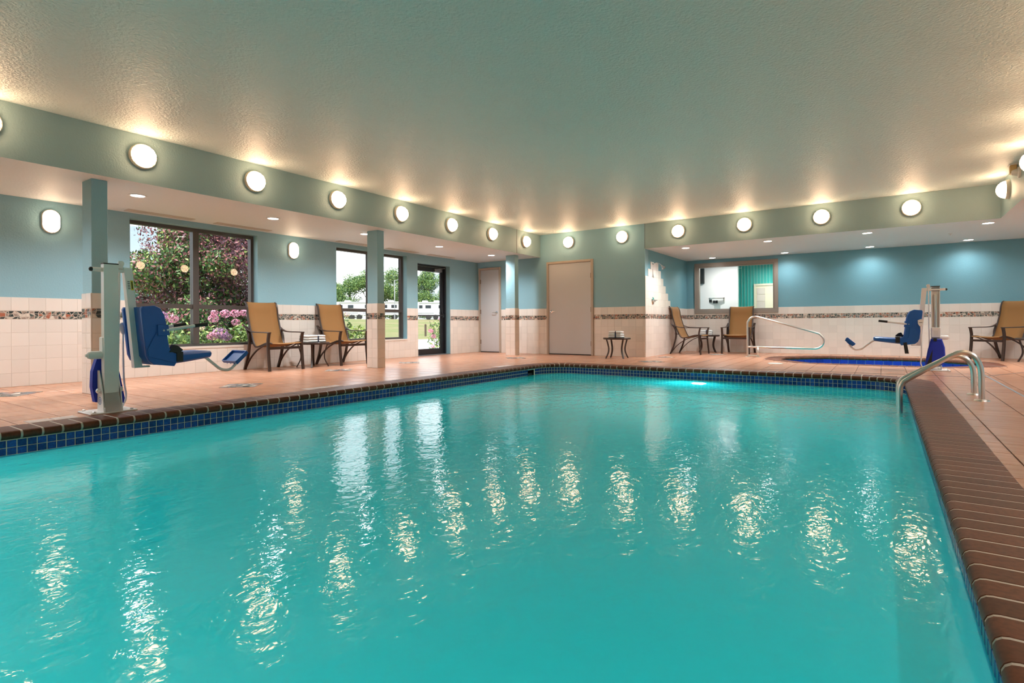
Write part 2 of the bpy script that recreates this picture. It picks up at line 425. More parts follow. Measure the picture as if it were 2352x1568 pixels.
def frame_M(o, u, n, cu, cv, off=0.0):
    """matrix for a tile whose local x = u, local y = z, local z = n"""
    u = Vector(u); n = Vector(n); v = Vector((0, 0, 1)); p = Vector(o) + u * cu + v * cv + n * off
    return Matrix(((u.x, v.x, n.x, p.x), (u.y, v.y, n.y, p.y), (u.z, v.z, n.z, p.z), (0, 0, 0, 1)))
def place_pieces(cands, parent, name, stuffname, mkey, limit=300, t=0.009):
    """cands: (size, M, w, h); the largest become parts, the rest one joined part"""
    cands.sort(key=lambda q: -q[0])
    for s, M, w, h in cands[:limit]: put(name, shared_tile(w, h, name=name, m=mkey, t=t), parent, M=M)
    rest = cands[limit:]
    if rest:
        mb = MB(); c = 0.0009 if mkey == 'terracotta' else 0.0025
        for s, M, w, h in rest:
            a, b = w / 2, h / 2
            r0 = [(-a, -b, 0), (a, -b, 0), (a, b, 0), (-a, b, 0)]
            r2 = [(x * (1 - c / a), y * (1 - c / b), t) for x, y, _ in r0]
            mb.loft([r0, r2], caps=False, M=M); mb.add([M @ Vector(p) for p in r2], [(0, 1, 2, 3)])
        tag(mb.build(stuffname, mkey, parent), kind='stuff')
ROWS = [(k * TP, (k + 1) * TP) for k in range(5)] + [(Z_B1, Z_B1 + TP)]
def tile_wall(o, u, n, L, holes, parent, ph=0.0, rows=ROWS, extra=()):
    cands = []; g = 0.0011
    k0 = math.floor((0 - ph) / TP)
    for (v0, v1) in rows:
        k = k0
        while ph + k * TP < L:
            a, b = max(0, ph + k * TP), min(L, ph + (k + 1) * TP); k += 1
            if b - a < 0.02: continue
            for (p, q, r, s) in clip_rect((a + g, b - g, v0 + g, v1 - g), holes):
                M = frame_M(o, u, n, (p + q) / 2, (r + s) / 2)
                cands.append((view_size(M.translation, n, q - p, s - r), M, q - p, s - r))
    for (p, q, r, s) in extra:
        M = frame_M(o, u, n, (p + q) / 2, (r + s) / 2); cands.append((view_size(M.translation, n, q - p, s - r), M, q - p - 2 * g, s - r - 2 * g))
    place_pieces(cands, parent, 'tile', 'distant_tiles', 'tile_cream')
MOS = ['mosaic_cream', 'mosaic_black', 'mosaic_green', 'mosaic_rust', 'mosaic_taupe', 'mosaic_grey']
def mosaic_into(mb, toW, L, h, holes, v_off, step=0.040, rows=3, wts=(2.2, 4, 3, 2.4, 3, 0.8), gap=0.0062):
    nu = max(2, int(L / step)); du = L / nu; dv = h / rows
    P = {}
    for i in range(nu + 1):
        for j in range(rows + 1):
            ju = random.uniform(-.42, .42) * du if 0 < i < nu else 0; jv = random.uniform(-.42, .42) * dv if 0 < j < rows else 0
            P[i, j] = (i * du + ju, j * dv + jv)
    for i in range(nu):
        for j in range(rows):
            q = [P[i, j], P[i + 1, j], P[i + 1, j + 1], P[i, j + 1]]; r = random.random()
            polys = [q] if r < .45 else ([[q[0], q[1], q[2]], [q[0], q[2], q[3]]] if r < .72 else [[q[0], q[1], q[3]], [q[1], q[2], q[3]]])
            for pl in polys:
                cx = sum(p[0] for p in pl) / len(pl); cv = sum(p[1] for p in pl) / len(pl)
                if any(a - .01 < cx < b + .01 and c < cv + v_off < d for a, b, c, d in holes): continue
                sh = []
                for p in pl:
                    d_ = math.hypot(p[0] - cx, p[1] - cv) or 1; kk = max(0.3, 1 - gap / d_); sh.append((cx + (p[0] - cx) * kk, cv + (p[1] - cv) * kk))
                mb.mi = random.choices(range(6), wts)[0]
                n = len(sh); t = random.uniform(0.0082, 0.0105)
                vs = [toW(a, b + v_off, 0.0) for a, b in sh] + [toW(a, b + v_off, t) for a, b in sh]
                mb.add(vs, [tuple(range(n, 2 * n))] + [(k, (k + 1) % n, n + (k + 1) % n, n + k) for k in range(n)])
def band(o, u, n, L, holes, parent):
    o = Vector(o); u = Vector(u); n = Vector(n)
    mb = MB(); mosaic_into(mb, lambda a, b, t: o + u * a + Vector((0, 0, b)) + n * t, L, Z_B1 - Z_B0 - 0.004, holes, Z_B0 + 0.002)
    tag(mb.build('mosaic_band', MOS, parent), 'band of broken black, rust and cream stone mosaic', kind='stuff')
def backing(o, u, n, L, holes, parent, z1=Z_T):
    o = Vector(o); u = Vector(u); n = Vector(n); mb = MB()
    for a, b, c, d in wall_boxes(holes, 0, L, 0.0, z1):
        vs = [o + u * p + Vector((0, 0, q)) + n * 0.0066 for p, q in ((a, c), (b, c), (b, d), (a, d))]
        mb.add(vs, [(0, 1, 2, 3)])
    mb.build('grout', 'tile_grout', parent)
def wains(o, u, n, L, holes, parent, ph=0.0, extra=()):
    backing(o, u, n, L, holes, parent); tile_wall(o, u, n, L, holes, parent, ph, extra=extra); band(o, u, n, L, holes, parent)
sh_ = lambda h, y0: (h[0] - y0, h[1] - y0, h[2], h[3])
LY0 = 0.4
wains((XL, LY0, 0), (0, 1, 0), (1, 0, 0), YB - LY0, [sh_(h, LY0) for h in (WIN0, WIN1, WIN2, DOORG)], wall_left, ph=(2.029 - LY0) % TP)
wains((XL, YB, 0), (1, 0, 0), (0, -1, 0), XA - XL, [(h[0] - XL - 0.0, h[1] - XL, h[2], h[3]) for h in (D1, D2)], wall_far, ph=0.06)
# stepped shower surround on the alcove side wall (y measured from YB)
extra = []
def colrow(c, top):      # tiles above the wainscot in column c
    for k in range(top):
        extra.append((c * TP, (c + 1) * TP, Z_T + k * TP, Z_T + (k + 1) * TP))
for c, top in enumerate((4, 5, 6, 6, 6, 5, 4, 3, 2, 1)): colrow(c, top)
wains((XA, YB, 0), (0, 1, 0), (1, 0, 0), YA - YB, [], wall_side, extra=extra)
mb = MB()
for (a, b, c, d) in extra: mb.box(XA, XA + 0.0066, YB + a, YB + b, c, d)
mb.build('shower_grout', 'tile_grout', wall_side)
wains((XA, YA, 0), (1, 0, 0), (0, -1, 0), XW - XA, [(-4.02 - XA, -2.06 - XA, 0.967, 2.25)], wall_alcove, ph=(1.285 - XA) % TP)

# ---- windows in the left wall
def window(n, W_, label):
    y0, y1, z0, z1 = W_; yc = (y0 + y1) / 2; xf = XL - 0.17
    root = thing('window_%d' % n, label, None, (xf, yc, z0), kind='structure')
    a = (y1 - y0) / 2; h = z1 - z0; w = 0.05; tz = 0.60
    mb = MB(); d = 0.045
    mb.box(-d, d, -a, a, 0, w); mb.box(-d, d, -a, a, h - w, h); mb.box(-d, d, -a, -a + w, w, h - w); mb.box(-d, d, a - w, a, w, h - w)
    mb.build('window_frame', 'window_bronze', root)
    mb = MB(); mb.box(-d, d + 0.01, -0.045, 0.045, w, h - w); mb.build('mullion', 'window_bronze', root)
    for s in (-1, 1):
        mb = MB(); mb.box(-d, d, *sorted((s * 0.045, s * (a - w))), tz, tz + 0.065); mb.build('transom', 'window_bronze', root)
        for (c, e_) in ((w, tz), (tz + 0.065, h - w)):
            mb = MB(); p, q = sorted((s * 0.045, s * (a - w))); mb.box(-0.004, 0.004, p, q, c, e_); mb.build('pane', 'glass', root)
    mb = MB(); mb.box(0.045, 0.175 + 0.012, -a, a, -0.02, 0.012); mb.build('window_sill', 'tile_cream', root)
    return root
window(1, WIN1, 'four-pane bronze window looking out at purple foliage')
window(2, WIN2, 'four-pane bronze window looking out at white trailers')
window(4, WIN0, 'four-pane bronze window nearer the viewer than the lift')
window(5, WINB, 'four-pane bronze window behind the viewer')
# ---- glazed exit door
gd = thing('door_3', 'glazed door with black frame and push bar leading outside', None, (XL - 0.19, 9.61, 0), kind='structure')
a = 0.56; mb = MB(); mb.box(-.05, .06, -a, -a + .05, 0, 2.145); mb.box(-.05, .06, a - .05, a, 0, 2.145); mb.box(-.05, .06, -a + .05, a - .05, 2.10, 2.145)
mb.build('door_frame', 'door_black', gd)
mb = MB(); i = a - .05; mb.box(-.02, .025, -i, -i + .07, .01, 2.095); mb.box(-.02, .025, i - .10, i, .01, 2.095); mb.box(-.02, .025, -i + .07, i - .10, .01, .15); mb.box(-.02, .025, -i + .07, i - .10, 1.99, 2.095)
leaf = mb.build('door_leaf', 'door_black', gd)
mb = MB(); mb.box(-.003, .003, -i + .07, i - .10, .15, 1.99); mb.build('pane', 'glass', leaf)
mb = MB(); mb.tube([(.07, -i + .03, .94), (.07, i - .05, .94)], .016, 8); mb.box(.02, .08, i - .09, i - .04, .90, .98); mb.box(.02, .08, -i + .01, -i + .05, .92, .96)
mb.prism([(0.02, 1.06), (0.02, .93), (0.10, .93)], i - .075, i - .06, 'xz'); mb.build('push_bar', 'door_black', leaf)
mb = MB(); mb.box(.025, .075, i - .36, i - .10, 2.0, 2.06); mb.bar([(.05, i - .30, 2.05), (.12, i - .05, 2.09), (.06, i - .02, 2.11)], .02, .012); mb.build('door_closer', 'glass_bar', leaf)
mb = MB(); mb.box(-.06, .19, -a, a, 0.0, 0.012); mb.build('threshold', 'glass_bar', gd)

# ---- plain doors in the far wall
def plain_door(n, D, hinge, label):
    x0, x1, _, z1 = D; xc = (x0 + x1) / 2; w = (x1 - x0) / 2
    root = thing('door_%d' % n, label, None, (xc, YB, 0), kind='structure'); f = 0.055
    mb = MB()
    for (p, q, r, s) in ((-w, -w + f, 0, z1), (w - f, w, 0, z1), (-w + f, w - f, z1 - f, z1)): mb.cbox(p, q, -.035, .15, r, s, .006)
    mb.build('door_frame', 'frame_taupe', root)
    mb = MB(); i = w - f - .003; mb.cbox(-i, i, -.012, .035, .022, z1 - f - .003, .003); lf = mb.build('door_leaf', 'door_taupe', root)
    mb = MB(); mb.box(-w + .001, w - .001, -.009, .2, -.02, .0215); mb.build('door_gap', 'black_rubber', root)  # black block stands for the dark gap and stops light leaking in
    for z in (.27, 1.05, 1.83):
        mb = MB(); x = hinge * (i + .004); mb.tube([(x, -.022, z - .055), (x, -.022, z + .055)], .010, 8); mb.box(x - .016, x + .016, -.016, -.011, z - .055, z + .055); mb.build('hinge', 'bronze_hinge', lf)
    hx = -hinge * (i - .075)
    mb = MB(); R = Matrix.Translation((hx, -.012, 1.02)) @ Matrix.Rotation(PI / 2, 4, 'X')
    mb.lathe([(.0, 0), (.034, 0), (.034, .008), (.012, .014), (.011, .05), (.0, .05)], 16, R)
    mb.tube(spline([(hx, -.06, 1.02), (hx + hinge * .05, -.064, 1.02), (hx + hinge * .115, -.055, 1.015)], 4), .009, 8); mb.build('lever_handle', 'chrome', lf, smooth=True)
plain_door(1, D1, -1, 'narrow taupe door in the corner by the windows')
plain_door(2, D2, 1, 'wide taupe door in the middle of the far wall')

# ---- interior window of the alcove and the room behind it
aw = thing('window_3', 'wide interior window with taupe frame in the alcove wall', None, (-3.04, YA, 0.967), kind='structure')
def pframe(mb, x0, x1, z0, z1, w, y0, y1):
    for (p, q, r, s) in ((x0, x1, z0, z0 + w), (x0, x1, z1 - w, z1), (x0, x0 + w, z0 + w, z1 - w), (x1 - w, x1, z0 + w, z1 - w)): mb.cbox(p, q, y0, y1, r, s, .004)
mb = MB(); pframe(mb, -.98, .98, 0, 1.283, .09, -.03, .13); pframe(mb, -.90, .90, .08, 1.203, .035, -.015, .10); mb.build('window_frame', 'frame_grey', aw)
mb = MB(); mb.box(-.87, .87, .035, .041, .11, 1.175); mb.build('pane', 'glass', aw)
RY = 17.2
mb = MB(); mb.box(-6.0, -0.6, RY, RY + .1, 0, 2.6); mb.box(-6.1, -6.0, YA + .15, RY, 0, 2.6); mb.box(-.6, -.5, YA + .15, RY, 0, 2.6)
room = tag(mb.build('wall_fitness', 'teal_wall'), 'teal striped wall of the room behind the alcove window', None, kind='structure')
mb = MB(); mb.box(-6.0, -3.33, 16.0, 16.1, 0, 2.6); tag(mb.build('wall_partition', 'plain_white'), 'white partition seen through the alcove window', None, kind='structure')
mb = MB(); mb.box(-6.1, -.5, YA + .15, RY + .1, 2.42, 2.52); tag(mb.build('ceiling_fitness', 'plain_white'), 'white ceiling of the room behind the alcove window', None, kind='structure')
mb = MB(); mb.box(-6.1, -.5, YA + .15, RY + .1, -.1, 0); tag(mb.build('floor_fitness', 'concrete'), 'grey floor of the room behind the alcove window', None, kind='structure')
for k in range(24):
    mb = MB(); x = -3.9 + k * .085; mb.box(x, x + .014, RY - .012, RY, 0.0, 2.42); mb.build('stripe', 'teal_stripe', room)
dr = thing('lit_doorway', 'cream lit doorway seen through the right side of the alcove window', 'doorway', (-2.83, RY, 0))
mb = MB(); pframe(mb, -.30, .60, 0, 1.86, .06, -.04, .0); mb.build('door_frame', 'cream_wall', dr)
mb = MB(); mb.box(-.24, .54, -.015, -.005, .06, 1.80); mb.build('doorway_panel', 'cream_wall', dr)
for k in range(5):
    mb = MB(); mb.box(-.22, .0, -.03, -.015, .75 + .2 * k, .94 + .2 * k); mb.build('shelf_panel', 'tile_cream', dr)
mb = MB(); mb.cbox(-.17, .17, -.02, .0, 0, .10, .004); ys = mb.build('notice', 'yellow_sign', None, loc=(-2.52, RY - .04, 1.02)); tag(ys, 'yellow notice low in the lit doorway', 'notice')
mb = MB(); mb.cbox(-.06, .06, -.04, .04, -.24, .24, .006); tag(mb.build('wall_speaker', 'black_rubber', None, loc=(-4.28, 15.94, 2.09)), 'black box mounted high on the white partition', 'speaker')
tvl = thing('ceiling_light', 'round ceiling light of the room behind the alcove window', 'light', (-3.5, 15.2, 2.42))
mb = MB(); mb.lathe([(.0, -.05), (.16, -.05), (.20, -.02), (.20, 0), (.0, 0)], 20); mb.build('diffuser', 'room_glow', tvl)
l_ = bpy.data.lights.new('room_light', 'AREA'); l_.shape = 'DISK'; l_.size = .4; l_.energy = 22; l_.color = (1, .96, .9)
lo = put('room_light', l_, tvl, (0, 0, -.07))
room_b = copy_tree(tvl); room_b.location = (-2.2, 16.4, 2.42); room_b['label'] = 'round ceiling light in front of the lit doorway'
pscale = thing('physician_scale', 'white balance beam scale in front of the white partition', 'scale', (-3.69, 15.2, 0))
mb = MB(); mb.cbox(-.2, .2, -.25, .2, 0, .07, .01); mb.build('platform', 'white_enamel', pscale)
mb = MB(); mb.cbox(-.08, .08, -.03, .03, .07, 1.22, .01); mb.build('column', 'white_enamel', pscale)
mb = MB(); mb.prism([(-.19, 1.30), (.19, 1.30), (.19, 1.25), (.10, 1.20), (-.10, 1.20), (-.19, 1.25)], -.04, .04, 'xz'); mb.build('beam_head', 'white_enamel', pscale)
mb = MB(); mb.box(-.20, .20, -.06, -.045, 1.375, 1.395); mb.box(-.20, .20, -.06, -.045, 1.31, 1.325); mb.box(-.2, -.17, -.06, -.04, 1.30, 1.40); mb.box(.17, .2, -.06, -.04, 1.30, 1.40); mb.build('beam', 'steel', pscale)
mb = MB(); mb.box(-.19, -.12, -.075, -.035, 1.28, 1.36); mb.box(-.09, -.03, -.075, -.035, 1.25, 1.33); mb.box(-.02, .03, -.075, -.035, 1.25, 1.33); mb.build('weight', 'black_rubber', pscale)

# ------------------------------------------------------------------ floor
DP = 0.31; GX, GY = 0.59, 1.587
pool_holes = []
for th in (5, 30, 58, 85):
    t = math.radians(th); r = 0.74
    pool_holes.append((PX0 + PR - r * math.cos(t), PX1 - PR + r * math.cos(t), PY0 + PR - r * math.sin(t), PY1 - PR + r * math.sin(t)))
OCT = [(-2.02, 11.75), (-1.22, 10.87), (0.92, 10.87), (1.69, 11.68), (1.69, 12.80), (0.90, 13.68), (-1.20, 13.68), (-2.02, 12.80)]
spa_holes = []
for t in (0.06, 0.36, 0.68, 1.0):
    spa_holes.append((-2.0 + .8 * t, 1.67 - .76 * t, 11.75 - .85 * t, 12.80 + .85 * t))
floor_root = thing('floor', 'terracotta tiled pool deck', None, kind='structure')
cands = []; mbg = MB(); g = 0.0036
i0, i1 = math.floor((XL - GX) / DP), math.ceil((XW - GX) / DP); j0, j1 = math.floor((YN - GY) / DP), math.ceil((YA - GY) / DP)
far_hole = (XL - 1, XA, YB, YA + 1)
for i in range(i0, i1):
    for j in range(j0, j1):
        r = (max(XL, GX + i * DP), min(XW, GX + (i + 1) * DP), max(YN, GY + j * DP), min(YA, GY + (j + 1) * DP))
        for (a, b, c, d) in clip_rect(r, pool_holes + spa_holes + [far_hole]):
            mbg.add([(a, c, -.004), (b, c, -.004), (b, d, -.004), (a, d, -.004)], [(0, 1, 2, 3)])
            w, h = b - a - 2 * g, d - c - 2 * g
            if w < .015 or h < .015: continue
            cands.append((view_size(((a + b) / 2, (c + d) / 2, 0), (0, 0, 1), w, h), Matrix.Translation(((a + b) / 2, (c + d) / 2, -.010)), w, h))
mbg.build('deck_grout', 'deck_grout', floor_root)
place_pieces(cands, floor_root, 'floor_tile', 'distant_floor_tiles', 'terracotta', 300, 0.010)
# broken-stone inlays, pale marker tiles, joints
for (cx_, cy_, r) in ((-7.76, 1.79, .26), (-6.41, 3.62, .25), (-7.23, 5.70, .25), (-7.44, 7.49, .24), (-6.46, 9.68, .24), (-3.59, 10.04, .24), (-3.82, 11.51, .2), (-3.13, 13.0, .2)):
    mb = MB(); mosaic_into(mb, lambda a, b, t: Vector((cx_ - r + a * .71 + b * .71 - .41 * r, cy_ - a * .71 + b * .71, t * .25 + .0004)), 2 * r * .8, 2 * r * .8, [], 0.0, .06, 6, (2, 1.5, 2.5, .6, 3, 3))
    tag(mb.build('mosaic_inlay', MOS, floor_root), 'diamond of broken grey and cream stone set in the deck', kind='stuff')
for k, (x, y) in enumerate(((-5.45, 3.86), (-5.45, 4.02), (-5.45, 4.18), (-5.45, 7.55), (-5.45, 7.71), (-5.45, 7.87), (-5.45, 1.58), (-5.45, 1.42))):
    mb = MB(); mb.cbox(x - .075, x + .075, y - .075, y + .075, -.002, .0022, .0008); mb.build('marker_tile', 'marker_pale', floor_root)
def joint(p, q, w, m='deck_grout'):
    mb = MB(); mb.bar([(p[0], p[1], 0.0008), (q[0], q[1], 0.0008)], w, .002); mb.build('expansion_joint', m, floor_root)
joint((-2.81, 9.20), (1.14, 9.36), .018, 'black_rubber'); joint((-2.81, 9.20), (-2.81, 10.95), .014, 'black_rubber'); joint((1.14, 9.60), (1.80, 10.80), .014, 'black_rubber')
joint((1.14, 9.9), (1.12, 2.0), .022, 'glass_bar')
lid = MB(); lid.lathe([(0, .0), (.125, .0), (.125, .006), (.11, .010), (0, .010)], 28)
tag(lid.build('skimmer_lid', 'label_paper', None, True, (-1.585, 10.62, 0)), 'round cream lid set in the deck beside the spa', 'lid')
mb = MB(); mb.box(XL - WT, XW + .2, YN - .2, YA + .15, -2.2, -2.0); mb.build('deck_base', 'deck_base', floor_root)

# ------------------------------------------------------------------ swimming pool
pool = thing('swimming_pool', 'turquoise indoor swimming pool with brick edge and blue tile band', 'pool')
def path(x0, x1, y0, y1, r, n=0.0, seg=12):
    """closed outline, counter-clockwise, offset outward by n"""
    pts = []
    for (cx_, cy_, a0) in ((x1 - r, y0 + r, -90), (x1 - r, y1 - r, 0), (x0 + r, y1 - r, 90), (x0 + r, y0 + r, 180)):
        for k in range(seg + 1):
            a = math.radians(a0 + 90 * k / seg); pts.append((cx_ + (r + n) * math.cos(a), cy_ + (r + n) * math.sin(a)))
    return pts
SK = (7.905, 8.112)
inner = path(PX0, PX1, PY0, PY1, PR)
mb = MB(); N = len(inner)
for k in range(N):
    p, q = inner[k], inner[(k + 1) % N]
    segs = [(p, q, False)]
    if abs(p[0] - PX0) < 1e-4 and abs(q[0] - PX0) < 1e-4 and abs(p[1] - q[1]) > 1:
        segs = [(p, (PX0, SK[1]), False), ((PX0, SK[1]), (PX0, SK[0]), True), ((PX0, SK[0]), q, False)]
    for a, b, hole in segs:
        zs = ((-.05, -.075), (-.19, -1.45)) if hole else ((-.05, -1.45),)
        for z1, z0 in zs: mb.add([(*a, z0), (*a, z1), (*b, z1), (*b, z0)], [(0, 1, 2, 3)])
mb.mi = 0; mb.add([(x, y, -1.45) for x, y in inner], [tuple(range(N))])
mb.build('basin', 'plaster', pool)
mb = MB()
for k in range(N):
    p, q = inner[k], inner[(k + 1) % N]
    for a, b in ([(p, q)] if not (abs(p[0] - PX0) < 1e-4 and abs(q[0] - PX0) < 1e-4 and abs(p[1] - q[1]) > 1) else [(p, (PX0, SK[1])), ((PX0, SK[0]), q)]):
        def inn(t): 
            cx_, cy_ = (PX0 + PX1) / 2, (PY0 + PY1) / 2; return (t[0] + (.002 if t[0] < cx_ else -.002), t[1] + (.002 if t[1] < cy_ else -.002))
        a, b = inn(a), inn(b)
        mb.add([(*a, -.225), (*a, -.05), (*b, -.05), (*b, -.225)], [(0, 1, 2, 3)])
mb.build('tile_grout_band', 'pool_grout', pool)
sk = MB(); sk.box(PX0 - .16, PX0 - .15, SK[0], SK[1], -.2, -.07); sk.box(PX0 - .16, PX0, SK[0] - .01, SK[0], -.2, -.07); sk.box(PX0 - .16, PX0, SK[1], SK[1] + .01, -.2, -.07); sk.box(PX0 - .16, PX0, SK[0], SK[1], -.075, -.07); sk.box(PX0 - .05, PX0 - .04, SK[0], SK[1], -.2, -.13)
sk.build('skimmer_mouth', 'black_rubber', pool)
# coping bricks
BP = 0.1165; BW = 0.27
prof = [(BW, -.055), (BW, .003), (.004, .003), (-.010, .0005), (-.021, -.0075), (-.027, -.02), (-.027, -.034), (-.021, -.046), (-.008, -.055)]
def inset(pr, d):
    ca = sum(p[0] for p in pr) / len(pr); cb = -.026
    return [(p[0] + (d if p[0] < ca else -d), p[1] - d if p[1] > cb else p[1] + d) for p in pr]
def brick_straight(L):
    mb = MB(); g = .005; c = .003
    rings = [[(n, s, z) for n, z in pr] for pr, s in ((inset(prof, c), -L / 2 + g), (prof, -L / 2 + g + c), (prof, L / 2 - g - c), (inset(prof, c), L / 2 - g))]
    return mb.loft(rings).mesh('brick', 'brick_brown', True)
def brick_arc(da):
    mb = MB(); c = .003 / PR; g = .005 / PR
    rings = []
    for pr, a in ((inset(prof, .003), -da / 2 + g), (prof, -da / 2 + g + c), (prof, da / 2 - g - c), (inset(prof, .003), da / 2 - g)):
        rings.append([((PR + n) * math.cos(a), (PR + n) * math.sin(a), z) for n, z in pr])
    return mb.loft(rings).mesh('brick', 'brick_brown', True)
def rotz(a, x, y, z=0.0): return Matrix.Translation((x, y, z)) @ Matrix.Rotation(a, 4, 'Z')
def coping_side(p, q, ang):
    """bricks along p->q, outward direction at angle ang"""
    L = math.hypot(q[0] - p[0], q[1] - p[1]); n = max(1, round(L / BP)); me = brick_straight(L / n)
    for k in range(n):
        t = (k + .5) / n; put('brick', me, pool, M=rotz(ang, p[0] + (q[0] - p[0]) * t, p[1] + (q[1] - p[1]) * t))
coping_side((PX1, PY0 + PR), (PX1, PY1 - PR), 0.0)
coping_side((PX1 - PR, PY1), (PX0 + PR, PY1), PI / 2)
coping_side((PX0, PY1 - PR), (PX0, PY0 + PR), PI)
coping_side((PX0 + PR, PY0), (PX1 - PR, PY0), -PI / 2)
na = 8; me = brick_arc(PI / 2 / na)
for (cx_, cy_, a0) in ((PX1 - PR, PY0 + PR, -PI / 2), (PX1 - PR, PY1 - PR, 0), (PX0 + PR, PY1 - PR, PI / 2), (PX0 + PR, PY0 + PR, PI)):
    for k in range(na): put('brick', me, pool, M=rotz(a0 + (k + .5) * PI / 2 / na, cx_, cy_))
mb = MB(); gp = inset(prof, .0014); rings = []
outs = [path(PX0, PX1, PY0, PY1, PR, n) for n, z in gp]
for k in range(N): rings.append([(outs[m][k][0], outs[m][k][1], gp[m][1]) for m in range(len(gp))])
rings.append(rings[0]); mb.loft(rings, False); mb.build('coping_grout', 'brick_grout', pool)
# waterline tiles
WP = 0.056; cands = []
RWS = ((-.062, -.111), (-.1145, -.1635), (-.167, -.216))
def wl_side(p, q, out):
    L = math.hypot(q[0] - p[0], q[1] - p[1]); n = round(L / WP); u = Vector((q[0] - p[0], q[1] - p[1], 0)).normalized(); nn = -Vector(out)
    for k in range(n):
        c = Vector((*p, 0)) + u * ((k + .5) * L / n)
        if abs(c.x - PX0) < .01 and SK[0] - .015 < c.y < SK[1] + .015: continue
        for z1, z0 in RWS:
            M = frame_M((c.x, c.y, 0), Vector((0, 0, 1)).cross(nn), nn, 0, (z0 + z1) / 2, .001)
            s = view_size(M.translation, nn, .05, .05)
            if z1 < -.165 or nn.dot(Vector((0, 0, CAM_H)) - M.translation) < 0: s = 0
            cands.append((s, M, L / n - .006, z1 - z0 - .001))
wl_side((PX1, PY0 + PR), (PX1, PY1 - PR), (1, 0, 0)); wl_side((PX1 - PR, PY1), (PX0 + PR, PY1), (0, 1, 0))
wl_side((PX0, PY1 - PR), (PX0, PY0 + PR), (-1, 0, 0)); wl_side((PX0 + PR, PY0), (PX1 - PR, PY0), (0, -1, 0))
for (cx_, cy_, a0) in ((PX1 - PR, PY0 + PR, -PI / 2), (PX1 - PR, PY1 - PR, 0), (PX0 + PR, PY1 - PR, PI / 2), (PX0 + PR, PY0 + PR, PI)):
    n = 14
    for k in range(n):
        a = a0 + (k + .5) * PI / 2 / n; nn = -Vector((math.cos(a), math.sin(a), 0)); p = Vector((cx_, cy_, 0)) - nn * PR
        for z1, z0 in RWS:
            M = frame_M(p, Vector((0, 0, 1)).cross(nn), nn, 0, (z0 + z1) / 2, .001); s = view_size(M.translation, nn, .05, .05)
            if z1 < -.165 or nn.dot(Vector((0, 0, CAM_H)) - M.translation) < 0: s = 0
            cands.append((s, M, PR * PI / 2 / n - .005, z1 - z0))
place_pieces(cands, pool, 'waterline_tile', 'distant_waterline_tiles', 'pool_tile', 300, .005)
# underwater lamp
ul = thing('underwater_lamp', 'glowing underwater lamp in the far pool wall', 'lamp', (-2.39, PY1, -.55))
R = Matrix.Rotation(PI / 2, 4, 'X')
mb = MB(); mb.lathe([(0, .0), (.10, .0), (.09, .03), (0, .045)], 20, R); mb.build('lens', 'pool_glow', ul, True)
mb = MB(); mb.lathe([(.10, .0), (.125, .0), (.125, .02), (.10, .025)], 20, R, False); mb.build('bezel', 'steel', ul, True)
def under_light(x, y, z, d, e):
    l = bpy.data.lights.new('underwater_beam', 'SPOT'); l.energy = e; l.spot_size = math.radians(150); l.spot_blend = .8; l.shadow_soft_size = .1; l.color = (.85, .97, 1.0)
    return l
put('underwater_beam', under_light(0, 0, 0, 0, UW), ul, (0, -.06, 0), (PI / 2, 0, PI))
for k, (x, y, rz, lab) in enumerate(((-3.9, PY0, PI, 'added unseen underwater lamp in the near pool wall, left one'), (-1.0, PY0, PI, 'added unseen underwater lamp in the near pool wall, right one'))):  # unseen lamps added to make the water glow and fill the ceiling
    o = copy_tree(ul); o.location = (x, y, -1.1); o.rotation_euler = (0, 0, rz); o['label'] = lab
mb = MB(); pts = path(PX0 + .001, PX1 - .001, PY0 + .001, PY1 - .001, PR)
mb.add([(x, y, ZW) for x, y in pts], [tuple(range(len(pts)))])
tag(mb.build('pool_water', 'pool_water'), 'rippled turquoise water filling the swimming pool', 'water', kind='stuff')

# ------------------------------------------------------------------ spa
spa = thing('spa_tub', 'sunken octagonal spa with brown brick rim in the alcove', 'spa')
def off_poly(P, d):
    out = []; n = len(P)
    for i in range(n):
        a, b, c = Vector(P[i - 1]), Vector(P[i]), Vector(P[(i + 1) % n])
        e1 = (b - a).normalized(); e2 = (c - b).normalized(); n1 = Vector((-e1.y, e1.x)); n2 = Vector((-e2.y, e2.x))
        m = (n1 + n2).normalized(); out.append(b + m * (d / max(.2, m.dot(n1))))
    return out
INN = off_poly(OCT, .30)
BP2 = .1165
for i in range(8):
    a, b = INN[i], INN[(i + 1) % 8]; L = (b - a).length; n = round(L / BP2); e1 = (b - a) / L
    me = brick_straight(L / n)
    outn = Vector((e1.y, -e1.x)); ang = math.atan2(outn.y, outn.x)
    for k in range(n):
        p = a + e1 * ((k + .5) * L / n); put('brick', me, spa, M=rotz(ang, p.x, p.y))
    # tile band
    nt_ = max(1, round(L / .152)); nn = Vector((-outn.x, -outn.y, 0))
    for k in range(nt_):
        p = a + e1 * ((k + .5) * L / nt_)
        M = frame_M((p.x, p.y, 0), Vector((0, 0, 1)).cross(nn), nn, 0, -.135, .001); put('spa_tile', shared_tile(L / nt_ - .006, .148, name='spa_tile', m='spa_tile'), spa, M=M)
mb = MB(); rings = []
for i in range(9):
    k = i % 8; a = INN[k]; o_ = OCT[k]; d = (Vector(o_) - a)
    rings.append([(a.x + d.x * n / .30, a.y + d.y * n / .30, z) for n, z in inset([(.297 if p[0] > .2 else p[0], p[1]) for p in prof], .0035)])
mb.loft(rings, False); mb.build('coping_grout', 'deck_grout', spa)
mb = MB()
for i in range(8):
    a, b = INN[i], INN[(i + 1) % 8]; mb.add([(a.x, a.y, -1.0), (b.x, b.y, -1.0), (b.x, b.y, -.05), (a.x, a.y, -.05)], [(3, 2, 1, 0)])
